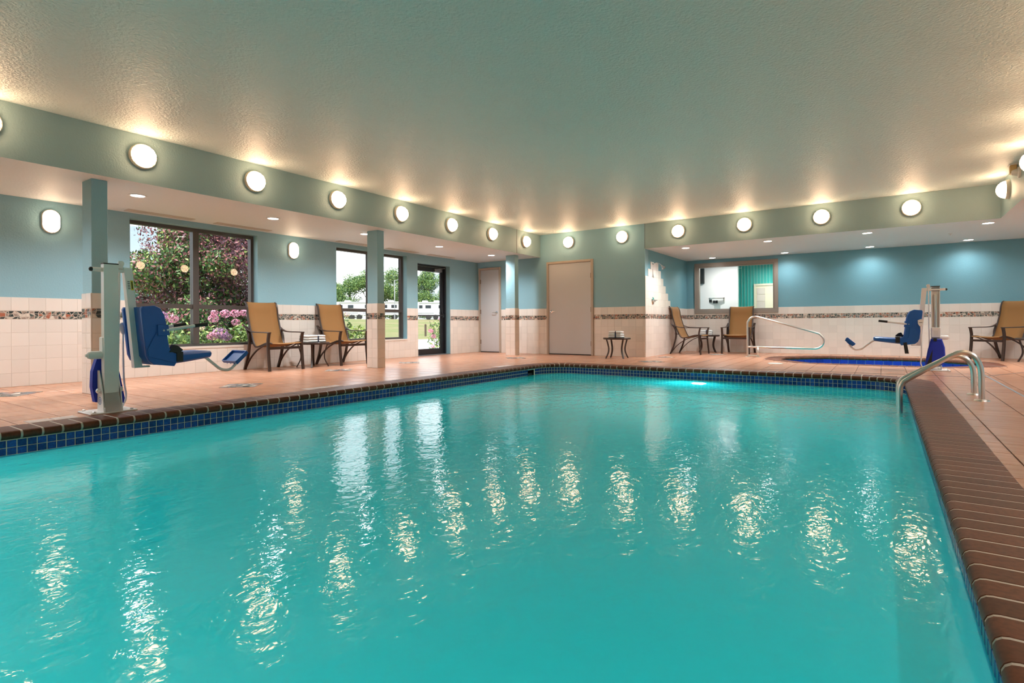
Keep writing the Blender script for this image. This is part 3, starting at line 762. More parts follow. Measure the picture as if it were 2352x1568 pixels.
mb.add([(p.x, p.y, -1.0) for p in INN], [tuple(range(8))]); mb.build('basin', 'plaster', spa)
mb = MB(); mb.add([(p.x, p.y, -.24) for p in off_poly(OCT, .302)], [tuple(range(8))])
tag(mb.build('spa_water', 'pool_water'), 'still turquoise water inside the octagonal spa', 'water', kind='stuff')

# ------------------------------------------------------------------ columns
def column(yc, label, k):
    x0, x1, y0, y1 = -7.315, -7.06, yc - .075, yc + .075
    root = thing('column', label, 'column', ((x0 + x1) / 2, yc, 0), 0, 'square columns along the deck')
    a, b = (x1 - x0) / 2, (y1 - y0) / 2
    mb = MB(); mb.cbox(-a, a, -b, b, 0, ZB, .004); mb.build('shaft', 'paint_blue', root)
    mb = MB(); mb.box(-a - .0075, a + .0075, -b - .0075, b + .0075, 0, Z_T); mb.build('grout', 'tile_grout', root)
    for (o, u, n, L) in (((-a - .002, -b - .002, 0), (1, 0, 0), (0, -1, 0), 2 * a + .004), ((a + .002, -b - .002, 0), (0, 1, 0), (1, 0, 0), 2 * b + .004), ((a, b + .002, 0), (-1, 0, 0), (0, 1, 0), 2 * a + .004), ((-a - .002, b, 0), (0, -1, 0), (-1, 0, 0), 2 * b + .004)):
        cuts = (0, L / 2, L) if L > .2 else (0, L)
        for (v0, v1) in ROWS:
            for p, q in zip(cuts, cuts[1:]):
                put('tile', shared_tile(q - p - .002, v1 - v0 - .003), root, M=frame_M(o, u, n, (p + q) / 2, (v0 + v1) / 2))
        mb = MB(); oo, uu, nn = Vector(o), Vector(u), Vector(n)
        mosaic_into(mb, lambda s, t, h: oo + uu * s + Vector((0, 0, t)) + nn * h, L, Z_B1 - Z_B0 - .004, [], Z_B0 + .002)
        tag(mb.build('mosaic_band', MOS, root), kind='stuff')
for k, (yc, lab) in enumerate(((2.365, 'blue and cream tiled column behind the near pool lift'), (6.385, 'blue and cream tiled column between the seating and the glazed door'), (10.54, 'blue and cream tiled column in front of the far wall, between the two taupe doors'))): column(yc, lab, k)

# ------------------------------------------------------------------ lamps
def make_lamp():
    root = thing('wall_lamp', 'lamp', 'lamp', group='round bulkhead lamps on the soffits')
    mb = MB(); mb.lathe([(.0, .0), (.136, .0), (.136, .035), (.130, .045), (.122, .045), (.122, .03), (.0, .03)], 28); mb.build('rim', 'lamp_rim', root, True)
    pr = [(.122 * math.cos(t), .042 + .105 * math.sin(t)) for t in [PI / 2 * k / 7 for k in range(8)]]
    pr[-1] = (.001, pr[-1][1])
    mb = MB(); mb.lathe(pr, 24); mb.build('glass_dome', 'lamp_glass', root, 'all')
    for h in (-.085, -.042, 0, .042, .085):
        pts = []
        rr = math.sqrt(.124 ** 2 - h * h)
        for k in range(11):
            t = PI * k / 10; pts.append((rr * math.cos(t), h, .043 + .107 * rr / .124 * math.sin(t)))
        mb = MB(); mb.tube(pts, .0035, 5, (0, 1, 0)); mb.build('wire_rib', 'rib_dark', root)
    return root
# local z of the lamp points out of the wall, local y up
def lamp_M(p, n):
    n = Vector(n); up = Vector((0, 0, 1)); x = up.cross(n)
    return Matrix(((x.x, up.x, n.x, p[0]), (x.y, up.y, n.y, p[1]), (x.z, up.z, n.z, p[2]), (0, 0, 0, 1)))
ORD = ['first', 'second', 'third', 'fourth', 'fifth', 'sixth', 'seventh', 'eighth', 'ninth', 'tenth', 'eleventh']
lamp0 = make_lamp(); lamp_spots = []
for k in range(11): lamp_spots.append(((XS, 10.577 - 1.3125 * k, 2.632), (1, 0, 0), 'round ribbed lamp on the window-side soffit, %s counted from the far corner' % ORD[k]))
for k, x in enumerate((-6.065, -4.735, -3.50, -2.215, -.911, .396)): lamp_spots.append(((x, YB, 2.632), (0, -1, 0), 'round ribbed lamp high on the far side, %s from the left corner' % ORD[k]))
for k in range(11): lamp_spots.append(((XR, 10.568 if k == 0 else 10.20 - 1.3125 * k, 2.645), (-1, 0, 0), 'round ribbed lamp on the right-hand soffit, %s counted from the far corner' % ORD[k]))
for k, (p, n, lab) in enumerate(lamp_spots):
    o = lamp0 if k == 0 else copy_tree(lamp0)
    o.matrix_world = lamp_M(p, n); o['label'] = lab
def capsule(w, h, n=8):
    r = w / 2; s = h / 2 - r; pts = []
    for k in range(n + 1): a = PI * k / n; pts.append((r * math.cos(a), s + r * math.sin(a)))
    for k in range(n + 1): a = PI + PI * k / n; pts.append((r * math.cos(a), -s + r * math.sin(a)))
    return pts
sco = thing('wall_sconce', 'x', 'lamp', group='oval sconces on the window wall')
mb = MB(); o_ = capsule(.19, .30); mb.loft([[(x, y, 0) for x, y in o_], [(x, y, .03) for x, y in o_], [(x * .95, y * .97, .036) for x, y in o_]]); mb.build('rim', 'lamp_rim', sco, True)
mb = MB(); rings = []
for k in range(6):
    t = PI / 2 * k / 5.4; f = math.cos(t); rings.append([(x, y, .034 + .07 * math.sin(t)) for x, y in capsule(.175 * f + .002, .283 - .175 * (1 - f))])
mb.loft(rings); mb.build('glass_cover', 'sconce_glass', sco, 'all')
for x in (-.05, -.018, .018, .05):
    f = math.sqrt(max(0, 1 - (x / .0885) ** 2)); z = .036 + .0705 * f; h = .055 + .08 * f
    mb = MB(); mb.tube(spline([(x, -h - .005, .05), (x, -h * .8, z * .93), (x, 0, z), (x, h * .8, z * .93), (x, h + .005, .05)], 4), .002, 5, (1, 0, 0)); mb.build('wire_rib', 'rib_dark', sco)
s2 = copy_tree(sco)
sco.matrix_world = lamp_M((XL, 2.415, 2.075), (1, 0, 0)); sco['label'] = 'oval ribbed sconce left of the near column'
s2.matrix_world = lamp_M((XL, 5.865, 2.075), (1, 0, 0)); s2['label'] = 'oval ribbed sconce between the two bronze windows'
# recessed downlights
def make_can():
    root = thing('recessed_light', 'x', 'light', group='recessed downlights')
    mb = MB(); mb.lathe([(.072, -.001), (.098, -.001), (.098, -.006), (.078, -.009), (.072, -.004)], 24, None, False); mb.build('trim_ring', 'plain_white', root, True)
    mb = MB(); mb.lathe([(.0, -.003), (.074, -.003), (.070, -.006), (.0, -.007)], 24); mb.build('lens', 'can_glow', root)
    l = bpy.data.lights.new('downlight', 'SPOT'); l.energy = CAN_W; l.spot_size = math.radians(155); l.spot_blend = 1.0; l.shadow_soft_size = .06; l.color = (.93, .97, 1.0)
    put('downlight', l, root, (0, 0, -.015)); return root
can0 = make_can()
can_soft = bpy.data.lights['downlight'].copy(); can_soft.energy = CAN_W * .26
cans = [((-7.54, y), 'recessed ceiling light over the window-side deck, %s from the left' % ORD[k]) for k, y in enumerate((2.92, 4.71, 6.46, 8.40, 10.2))]
cans += [((x, 11.68), 'recessed light at the front of the alcove ceiling, %s from the left' % ORD[k]) for k, x in enumerate((-3.475, -1.87, -.23, 1.42, 3.0))]
cans += [((x, 13.87), 'recessed light at the back of the alcove ceiling, %s from the left' % ORD[k]) for k, x in enumerate((-3.475, -1.865, -.228, 1.39, 3.0))]
cans += [((2.9, y), 'added unseen ceiling light over the right-hand deck, %s from the far end' % ORD[k]) for k, y in enumerate((9.6, 7.4, 5.2, 3.0, .8, -1.4))]  # out-of-view downlights added for room light
cans += [((-7.54, y), 'added unseen ceiling light over the near end of the deck, %s from the column' % ORD[k]) for k, y in enumerate((.9, -1.2))]  # these two also added out of view for light
for k, (p, lab) in enumerate(cans):
    o = can0 if k == 0 else copy_tree(can0)
    o.location = (p[0], p[1], ZB); o['label'] = lab
    if 'back of the alcove' in lab:
        for ch in o.children:
            if ch.type == 'LIGHT': ch.data = can_soft
# linear air grilles
for k, (y0, y1) in enumerate(((3.18, 4.06), (4.39, 5.30), (6.69, 7.55), (7.93, 8.82), (9.2, 10.05))):
    root = thing('air_grille', 'long slotted air grille in the soffit by the windows, %s from the left' % ORD[k], 'vent', (-8.58, (y0 + y1) / 2, ZB), 0, 'air grilles'); h = (y1 - y0) / 2
    mb = MB()
    for (a, b, c, d) in ((-.07, -.055, -h, h), (.055, .07, -h, h), (-.055, .055, -h, -h + .015), (-.055, .055, h - .015, h)): mb.box(a, b, c, d, -.008, 0)
    mb.build('frame', 'grille_beige', root)
    mb = MB(); mb.box(-.055, .055, -h + .015, h - .015, -.0015, -.0005); mb.build('duct_opening', 'grille_dark', root)
    for x in (-.033, -.011, .011, .033):
        mb = MB(); mb.box(x - .006, x + .006, -h + .015, h - .015, -.007, -.002); mb.build('blade', 'grille_beige', root)
    for q in range(5):
        mb = MB(); y = -h + (q + .5) * 2 * h / 5; mb.box(-.055, .055, y - .008, y + .008, -.0075, -.0017); mb.build('spacer', 'grille_beige', root)
# devices on the right soffit
dv = thing('ceiling_bracket', 'small tan box hanging from the ceiling above the corner lamp', 'bracket', (1.475, 10.0, ZC))
mb = MB(); mb.cbox(-.05, .05, -.06, .06, -.012, 0, .003); mb.build('plate', 'plain_white', dv)
mb = MB(); mb.cbox(-.035, .035, -.045, .045, -.13, -.012, .004); mb.build('box', 'tan_box', dv)
mb = MB(); mb.lathe([(0, 0), (.075, 0), (.075, .02), (.05, .03), (.03, .085), (0, .09)], 20); h_ = mb.build('horn', 'grille_beige', None, True)
tag(h_, 'cream cone-shaped horn on the soffit between two lamps', 'horn'); h_.matrix_world = lamp_M((XR, 9.80, 2.72), (-1, 0, 0))
mb = MB(); mb.lathe([(0, 0), (.035, 0), (.035, -.006), (.012, -.012), (.012, -.03), (.02, -.034), (0, -.036)], 14); tag(mb.build('sprinkler_head', 'plain_white', None, True, (1.02, 12.7, ZB)), 'tiny sprinkler head in the alcove ceiling', 'sprinkler')

# ------------------------------------------------------------------ shower fittings
sh0 = thing('wall_shower', 'chrome shower head on a bent arm above the stepped tiles', 'shower', (XA + .009, 11.72, 2.05))
R = Matrix.Rotation(PI / 2, 4, 'Y')
mb = MB(); mb.lathe([(0, 0), (.03, 0), (.026, .012), (0, .012)], 16, R); mb.build('flange', 'chrome', sh0, True)
mb = MB(); mb.tube(spline([(0, 0, 0), (.10, 0, .015), (.17, 0, -.02), (.21, 0, -.06)], 5), .010, 8, (0, 1, 0)); mb.build('arm', 'chrome', sh0, True)
M_ = Matrix.Translation((.21, 0, -.06)) @ Matrix.Rotation(math.radians(145), 4, 'Y')
mb = MB(); mb.lathe([(.0, -.01), (.016, 0), (.02, .03), (.042, .06), (.045, .075), (0, .075)], 18, M_); mb.build('spray_head', 'chrome', sh0, True)
sv = thing('shower_valve', 'chrome lever valve on the stepped shower tiles', 'valve', (XA + .009, 11.72, 1.225))
mb = MB(); mb.lathe([(0, 0), (.085, 0), (.075, .012), (.03, .018), (.026, .05), (0, .055)], 24, R); mb.build('plate', 'chrome', sv, True)
mb = MB(); mb.tube([(.045, 0, 0), (.06, .03, .01), (.065, .085, .015)], .009, 8); mb.build('lever', 'chrome', sv, True)

# ------------------------------------------------------------------ sling chairs
def make_chair():
    """faces -y, origin on the floor"""
    root = thing('sling_chair', 'x', 'chair', group='tan sling chairs on the deck')
    Y = lambda d: .36 - d
    slp = spline([(0, Y(-.03), 1.125), (0, Y(.005), 1.10), (0, Y(.035), 1.02), (0, Y(.05), .92), (0, Y(.075), .82), (0, Y(.12), .68), (0, Y(.175), .54), (0, Y(.225), .435), (0, Y(.28), .385), (0, Y(.35), .385), (0, Y(.45), .41), (0, Y(.58), .445), (0, Y(.69), .45), (0, Y(.735), .435)], 3)
    hw = .262; mb = MB(); rings = []
    for i, p in enumerate(slp):
        a = slp[max(i - 1, 0)]; b = slp[min(i + 1, len(slp) - 1)]; t = (b - a).normalized(); nrm = Vector((0, t.z, -t.y))
        top = [];
        for k in range(5):
            x = -hw + 2 * hw * k / 4; sag = .012 * (1 - (x / hw) ** 2)
            top.append(Vector((x, p.y, p.z)) + nrm * sag * (1 if nrm.z < 0 or True else 1) * -1 * (1 if nrm.dot(Vector((0, .6, -.8))) < 0 else -1))
        bot = [q + nrm * .004 for q in reversed(top)]
        rings.append(top + bot)
    mb.loft(rings); mb.build('sling', 'sling_tan', root, 'all')
    for s in (-1, 1):
        mb = MB(); mb.sweep([Vector((s * (hw + .006), p.y, p.z)) for p in slp], [(-.009, -.013), (.009, -.013), (.011, 0), (.009, .013), (-.009, .013), (-.011, 0)], (1, 0, 0)); mb.build('side_rail', 'chair_brown', root, True)
        X = s * .30
        rear = spline([(X, Y(.055), .70), (X, Y(.115), .62), (X, Y(.15), .50), (X, Y(.14), .36), (X, Y(.085), .17), (X, Y(.01), 0.0)], 4)
        mb = MB(); mb.sweep(rear, [(-.013, -.022), (.013, -.022), (.013, .022), (-.013, .022)], (1, 0, 0)); mb.v = [(x, y, max(0, z)) for x, y, z in mb.v]; mb.build('leg', 'chair_brown', root, True)
        front = spline([(X, Y(.715), .615), (X, Y(.70), .56), (X, Y(.685), .46), (X, Y(.695), .28), (X, Y(.725), 0.0)], 4)
        mb = MB(); mb.sweep(front, [(-.013, -.022), (.013, -.022), (.013, .022), (-.013, .022)], (1, 0, 0)); mb.v = [(x, y, max(0, z)) for x, y, z in mb.v]; mb.build('leg', 'chair_brown', root, True)
        arm = spline([(X, Y(.035), .715), (X, Y(.12), .665), (X, Y(.22), .632), (X, Y(.35), .62), (X, Y(.55), .617), (X, Y(.735), .613)], 4)
        mb = MB(); mb.sweep(arm, [(-.024, -.007), (.024, -.007), (.026, .002), (.02, .009), (-.02, .009), (-.026, .002)], (0, 0, 1)); mb.build('armrest', 'chair_brown', root, True)
        br = spline([(X * .98, Y(.03), .03), (X * .97, Y(.16), .19), (X * .95, Y(.34), .325), (X * .93, Y(.55), .41), (X * .92, Y(.66), .435)], 4)
        mb = MB(); mb.bar(br, .014, .028, (1, 0, 0)); mb.build('brace', 'chair_brown', root, True)
        mb = MB(); mb.box(*sorted((s * .268, s * .29)), Y(.16), Y(.12), .46, .50); mb.build('bracket', 'chair_brown', root)
    mb = MB(); mb.box(-.29, .29, Y(.715), Y(.675), .345, .385); mb.build('cross_bar', 'chair_brown', root)
    mb = MB(); mb.tube([(-.29, Y(.15), .47), (.29, Y(.15), .47)], .012, 8, (0, 0, 1)); mb.build('cross_bar', 'chair_brown', root)
    return root
chair0 = make_chair()
chairs = [((-8.38, 5.235), PI / 2, 'tan sling chair under the large window, nearer the blue pool lift'),
          ((-8.37, 6.605), PI / 2, 'tan sling chair beside the middle column, in front of the trailers'),
          ((-3.80, 13.02), PI / 2 - .05, 'tan sling chair seen side-on beside the shower wall'),
          ((-2.86, 13.80), 0.0, 'tan sling chair under the interior window facing the viewer'),
          ((1.86, 13.78), math.radians(-46), 'tan sling chair at the right edge against the alcove wall')]
for k, (p, rz, lab) in enumerate(chairs):
    o = chair0 if k == 0 else copy_tree(chair0)
    o.location = (p[0], p[1], 0); o.rotation_euler = (0, 0, rz); o['label'] = lab

# ------------------------------------------------------------------ side tables
def make_table():
    root = thing('side_table', 'x', 'table', group='round brown side tables')
    mb = MB(); mb.lathe([(.0, .395), (.275, .395), (.287, .405), (.287, .425), (.280, .432), (.262, .432), (.258, .428), (.0, .428)], 36); mb.build('table_top', 'chair_brown', root, True)
    mb = MB(); mb.lathe([(.0, .4275), (.256, .4275), (.254, .4305), (.0, .4305)], 36); mb.build('glass_inlay', 'dark_glass', root)
    for k in range(4):
        a = PI / 4 + k * PI / 2; c, s = math.cos(a), math.sin(a)
        pts = spline([(.245 * c, .245 * s, .396), (.215 * c, .215 * s, .30), (.195 * c, .195 * s, .21), (.205 * c, .205 * s, .12), (.265 * c, .265 * s, 0)], 4)
        mb = MB(); mb.bar(pts, .030, .018, (c, s, 0)); mb.v = [(x, y, max(0, z)) for x, y, z in mb.v]; mb.build('leg', 'chair_brown', root, True)
    return root
tab0 = make_table()
tables = [((-8.30, 5.925), .1, 'round brown side table between the two chairs by the windows'), ((-4.63, 10.69), .15, 'round brown side table standing alone against the far tiled wall'),
          ((-3.60, 13.86), .3, 'round brown side table between the two alcove chairs'), ((2.23, 13.12), .2, 'round brown side table cut by the right edge')]
for k, (p, rz, lab) in enumerate(tables):
    o = tab0 if k == 0 else copy_tree(tab0)
    o.location = (p[0], p[1], 0); o.rotation_euler = (0, 0, rz); o['label'] = lab

# ------------------------------------------------------------------ towels
def towel_mesh(w, d, h, seed):
    rnd = random.Random(seed); mb = MB(); rings = []; n = 14
    prof_ = []
    for k in range(9):      # folded edge at the front (rounded), layered edges at the back
        a = -PI / 2 + PI * k / 8; prof_.append((-d / 2 + .02 - .02 * math.cos(a), h / 2 + h / 2 * math.sin(a)))
    prof_ = prof_ + [(-d / 6, h * 1.0), (d / 6, h * .99), (d / 2 - .01, h * .96), (d / 2, h * .86), (d / 2 - .012, h * .62), (d / 2 - .002, h * .5), (d / 2 - .012, h * .38), (d / 2, h * .14), (d / 2 - .01, 0)]
    for i in range(n + 1):
        t = i / n; x = -w / 2 + w * t; e_ = min(1, .55 + 4.5 * min(t, 1 - t)) if 0 < i < n else .55
        wob = rnd.uniform(-.003, .003)
        rings.append([(x, y * (.97 + .03 * e_) + wob, h / 2 + (z - h / 2) * (e_ if z > h / 2 else 1.0)) for y, z in prof_])
    mb.loft(rings); return mb.mesh('folded_towel', 'towel_white', 'all')
def towel_stack(x, y, rz, n, w, d, h, where):
    z = .4315
    lv = ['bottom', 'middle', 'top'] if n == 3 else ['bottom', 'top']
    for k in range(n):
        o = put('folded_towel', towel_mesh(w - .012 * k, d, h, len(where) * 7 + k), None, (x, y, z + k * h), (0, 0, rz))
        tag(o, 'white folded towel, %s of the stack on the %s' % (lv[k], where), 'towel', 'folded white towels')
    mb = MB(); H = n * h; e_ = .0025; r = .012
    loop = [(0.02, -d / 2 - e_, .002), (0.02, -d / 2 - e_, H * .85), (.02, -d / 2 + r, H + e_), (.02, d / 2 - r, H + e_), (.02, d / 2 + e_, H * .9), (.02, d / 2 + e_, .002)]
    mb.sweep(loop, [(-.014, -.0012), (.014, -.0012), (.014, .0012), (-.014, .0012)], (1, 0, 0))
    mb.v = []; mb.f = []; mb.m = []
    rings = [[(.02 - .014, yy, zz), (.02 + .014, yy, zz)] for _, yy, zz in loop]; inner_ = [[(.02 - .014, yy * .985, zz - .002), (.02 + .014, yy * .985, zz - .002)] for _, yy, zz in loop]
    mb.loft([[a[0], a[1], b[1], b[0]] for a, b in zip(rings, inner_)])
    o = mb.build('ribbon', 'ribbon_navy', None, False, (x, y, z), (0, 0, rz)); tag(o, 'navy ribbon tied around the towels on the %s' % where, 'ribbon', 'navy ribbons')
towel_stack(-8.27, 5.90, PI / 2 + .08, 3, .38, .25, .043, 'table by the windows')
towel_stack(-4.63, 10.66, .06, 3, .28, .22, .046, 'table by the far wall')
towel_stack(-3.62, 13.84, .1, 3, .28, .22, .040, 'alcove table')

# ------------------------------------------------------------------ pool lifts
def make_lift(label):
    """local x = towards the footrest, local -y = side facing the water it serves"""
    root = thing('pool_lift', label, 'pool lift', group='pool lifts')
    mb = MB(); mb.cbox(-.165, .18, -.09, .20, 0, .013, .004); base = mb.build('base_plate', 'white_enamel', root)
    for (x, y) in ((-.13, -.06), (.145, -.06), (-.13, .165), (.145, .165), (-.04, -.068)):
        mb = MB(); mb.lathe([(0, .013), (.013, .013), (.013, .022), (.006, .026), (0, .026)], 6, Matrix.Translation((x, y, 0))); mb.build('bolt', 'steel', base)
    for s in (-1, 1):
        mb = MB(); mb.prism([(-.085, .012), (.05, .012), (.047, .36), (.018, .36), (-.055, .17)], s * .066 - .004, s * .066 + .004, 'yz'); sp = mb.build('side_plate', 'white_enamel', root)
        mb = MB(); mb.lathe([(0, 0), (.012, 0), (.012, .012), (.02, .012), (.02, .022), (.008, .03), (0, .03)], 10, Matrix.Translation((s * .07, -.01, .19)) @ Matrix.Rotation(s * PI / 2, 4, 'Y')); mb.build('pivot_bolt', 'steel', sp, True)
        if s < 0:
            Rm = Matrix.Translation((-.0705, -.005, .105)) @ Matrix.Rotation(-PI / 2, 4, 'Y')
            mb = MB(); mb.lathe([(.026, 0), (.032, 0), (.032, .0008), (.026, .0008)], 24, Rm, False)
            for q in (-.010, 0, .010): mb.box(q - .003, q + .003, -.019 + abs(q) * .5, .019 - abs(q) * .5, 0, .0006, Rm)
            mb.build('round_emblem', 'logo_blue', sp)
    mb = MB(); mb.add([(-.062, -.088, .012), (.062, -.088, .012), (.053, -.052, .17), (-.053, -.052, .17)], [(0, 1, 2, 3), (3, 2, 1, 0)]); mb.v[0] = (-.062, -.088, .012); mb.build('front_gusset', 'white_enamel', root)
    # channel post
    mb = MB(); poly = [(-.053, -.05), (.053, -.05), (.053, .012), (.043, .012), (.043, -.012), (-.043, -.012), (-.043, .012), (-.053, .012)]
    mb.loft([[(x, y, .05) for x, y in poly], [(x, y, 1.262) for x, y in poly]]); mb.build('post', 'white_enamel', root)
    mb = MB(); mb.cbox(-.056, .056, -.053, .015, 1.262, 1.272, .003); mb.build('post_cap', 'black_rubber', root)
    mb = MB(); mb.box(-.050, .050, .0121, .0128, 1.195, 1.245); mb.build('name_plate', 'glass_bar', root)
    mb = MB(); mb.tube([(0, .006, 1.12), (0, .010, .64)], .017, 12, (1, 0, 0)); mb.build('actuator_rod', 'steel', root, True)
    mb = MB(); mb.cbox(-.018, .018, -.012, .02, 1.09, 1.15, .004); mb.build('clevis', 'steel', root)
    mb = MB(); mb.cbox(-.058, .058, -.035, .05, .49, .645, .008); cb = mb.build('control_box', 'white_enamel', root)
    mb = MB(); mb.box(-.028, .028, .05, .0512, .52, .60); mb.build('paper_label', 'label_paper', cb)
    mb = MB(); mb.lathe([(0, 0), (.034, 0), (.034, .085), (.026, .105), (.012, .112), (.012, .122), (0, .122)], 16, Matrix.Translation((-.045, .01, .492)) @ Matrix.Rotation(-PI / 2, 4, 'Y')); mb.build('motor', 'white_enamel', root, True)
    # battery cover
    mb = MB(); poly = [(-.066, .475), (.062, .475), (.10, .31), (.135, .10), (.125, .06), (.05, .07), (-.085, .09), (-.105, .22), (-.10, .35)]
    mb.loft([[(x, .055, z) for x, z in poly], [(x * 1.0, .115, z) for x, z in poly], [(x * .85, .13, .27 + (z - .27) * .94) for x, z in poly]]); bc = mb.build('battery_cover', 'cover_blue', root, True)
    mb = MB(); mb.prism([(.045, .32), (.06, .075), (.12, .08)], .121, .1315, 'xz'); mb.build('cover_slit', 'black_rubber', bc)
    mb = MB(); mb.cbox(-.005, .035, .12, .14, .44, .485, .004); mb.build('cover_strap', 'black_rubber', bc)
    # top bar, hanging arm
    mb = MB(); mb.tube([(-.118, 0, 1.217), (.125, 0, 1.217)], .018, 12); mb.build('pivot_bar', 'white_enamel', root, True)
    mb = MB(); mb.lathe([(0, 0), (.014, 0), (.020, .008), (.017, .02), (.008, .026), (0, .026)], 8, Matrix.Translation((-.116, 0, 1.217)) @ Matrix.Rotation(-PI / 2, 4, 'Y')); mb.build('end_knob', 'black_rubber', root)
    mb = MB(); mb.tube([(.086, .015, 1.30), (.078, .045, .21)], .0085, 8, (1, 0, 0)); mb.build('link_rod', 'plain_white', root, True)
    mb = MB(); mb.prism([(.06, 1.235), (.07, 1.30), (.10, 1.302), (.112, 1.285), (.10, 1.235)], -.012, .004, 'xz'); mb.build('lifting_tab', 'white_enamel', root)
    ax = lambda z: .135 + (1.24 - z) / .87 * .075
    mb = MB()
    mb.loft([[(ax(z) - .031, -.03, z), (ax(z) + .031, -.03, z), (ax(z) + .031, .03, z), (ax(z) - .031, .03, z)] for z in (1.245, .372)])
    arm = mb.build('arm', 'white_enamel', root)
    mb = MB(); mb.box(.18, .30, -.03, .03, .366, .38); mb.build('arm_foot', 'white_enamel', arm)
    ps = lambda z0, z1, a, b: [(ax(z0) + a, -.031, z0), (ax(z0) + b, -.031, z0), (ax(z1) + b, -.031, z1), (ax(z1) + a, -.031, z1)]
    mb = MB(); mb.add(ps(1.05, 1.135, -.022, .004), [(0, 1, 2, 3)]); mb.build('warning_label', 'label_paper', arm)
    mb = MB(); mb.add(ps(1.05, 1.135, .004, .026), [(0, 1, 2, 3)]); mb.build('warning_label', 'label_yellow', arm)
    mb = MB()
    for q in range(5): mb.add([(v[0], -.0316, v[2]) for v in ps(1.06 + q * .015, 1.066 + q * .015, -.018, .0)], [(0, 1, 2, 3)])
    mb.add([(v[0], -.0316, v[2]) for v in ps(1.062, 1.125, .011, .019)], [(0, 1, 2, 3)]); mb.build('label_print', 'black_rubber', arm)
    # seat shell
    side = [(.165, .885), (.175, .905), (.27, .915), (.315, .895), (.345, .84), (.362, .77), (.372, .66), (.388, .54), (.41, .495), (.47, .47), (.465, .43), (.43, .372), (.26, .397), (.225, .43), (.205, .48)]
    for s in (-1, 1):
        mb = MB(); a, b = sorted((s * .165, s * .205)); mb.prism(side, a, b, 'xz', .006); mb.build('side_panel', 'lift_blue', root, True)
        mb = MB(); a, b = sorted((s * .20, s * .222)); mb.prism([(.285, .745), (.375, .745), (.385, .65), (.29, .65)], a, b, 'xz', .003); mb.build('armrest_mount', 'lift_blue', root)
        mb = MB(); mb.lathe([(0, 0), (.009, 0), (.007, .006), (0, .006)], 10, Matrix.Translation((.335, s * .222, .695)) @ Matrix.Rotation(-s * PI / 2, 4, 'X')); mb.build('screw', 'steel', root)
        ar = thing('armrest', None, None); ar.parent = root
        mb = MB(); mb.tube([(.36, s * .21, .698), (.60, s * .21, .735)], .0145, 10); mb.build('armrest_tube', 'white_enamel', ar, True)
        mb = MB(); mb.tube([(.60, s * .21, .735), (.70, s * .21, .748), (.715, s * .21, .750)], .0185, 10); mb.build('grip', 'black_rubber', ar, True)
        mb = MB(); mb.prism([(.21, .53), (.30, .72), (.315, .71), (.33, .50), (.43, .40), (.22, .47)], *sorted((s * .205, s * .213)), 'xz', .002); mb.build('wing_rib', 'lift_blue', root)
    mb = MB(); mb.prism([(.175, .90), (.265, .905), (.25, .82), (.265, .62), (.285, .50), (.31, .46), (.255, .41), (.215, .47)], -.17, .17, 'xz', .005); mb.build('backrest', 'lift_blue', root, True)
    mb = MB(); rings = []
    for x, w, z0, z1 in ((.26, .17, .395, .47), (.36, .19, .385, .475), (.55, .195, .405, .485), (.70, .19, .425, .495), (.765, .18, .435, .495), (.785, .15, .45, .488)):
        c = .02; rings.append([(x, -w + c, z0), (x, w - c, z0), (x, w, z0 + c * .8), (x, w, z1 - c * .8), (x, w - c, z1), (x, -w + c, z1), (x, -w, z1 - c * .8), (x, -w, z0 + c * .8)])
    mb.loft(rings); mb.build('seat', 'lift_blue', root, True)
    mb = MB(); mb.box(.445, .50, -.205, .205, .488, .502); mb.box(.445, .50, -.212, -.203, .41, .50); mb.box(.445, .50, .203, .212, .41, .50); mb.prism([(.385, .50), (.42, .565), (.455, .555), (.50, .515), (.47, .495)], -.215, -.16, 'xz'); mb.build('seat_belt', 'black_rubber', root)
    mb = MB(); mb.prism([(.36, .42), (.405, .42), (.385, .25), (.335, .25)], .207, .213, 'xz'); mb.build('hanging_strap', 'black_rubber', root)
    # handset and cable on the back side
    mb = MB(); poly = [(.155, .755), (.19, .772), (.228, .755), (.226, .70), (.205, .665), (.178, .665), (.158, .70)]; mb.prism(poly, .222, .248, 'xz', .005); hs_ = mb.build('handset', 'white_enamel', root, True)
    mb = MB(); mb.box(.172, .212, .248, .2488, .715, .722); mb.build('handset_print', 'black_rubber', hs_)
    mb = MB(); mb.tube(spline([(.19, .235, .665), (.185, .225, .50), (.182, .20, .25), (.19, .18, .10), (.15, .15, .02)], 6), .0085, 8, (1, 0, 0)); mb.build('coiled_cable', 'plain_white', root, True)
    # footrest
    mb = MB(); mb.tube(spline([(.74, 0, .448), (.80, 0, .425), (.87, 0, .365), (.95, 0, .30), (1.03, 0, .288), (1.09, 0, .33), (1.115, 0, .37)], 5), .0145, 10, (0, 1, 0)); mb.build('footrest_tube', 'white_enamel', root, True)
    Mf = Matrix.Translation((1.105, 0, .405)) @ Matrix.Rotation(math.radians(-42), 4, 'Y')
    mb = MB(); mb.cbox(-.075, .075, -.13, .13, 0, .012, .003, Mf); mb.box(-.078, -.070, -.13, .13, .0, .032, Mf); mb.box(.070, .078, -.13, .13, 0, .032, Mf); mb.box(-.07, .07, -.135, -.127, 0, .032, Mf); mb.box(-.07, .07, .127, .135, 0, .032, Mf); mb.box(-.03, .03, -.04, .04, -.03, 0, Mf)
    for q in (-.06, -.02, .02, .06): mb.box(-.07, .07, q * 1.6 - .004, q * 1.6 + .004, -.02, 0, Mf)
    mb.build('footrest', 'lift_blue', root)
    return root
lift = make_lift('white pool lift with blue seat beside the near left pool edge')
lift_b = copy_tree(lift); lift_b['label'] = 'white pool lift with blue seat between the pool and the spa'
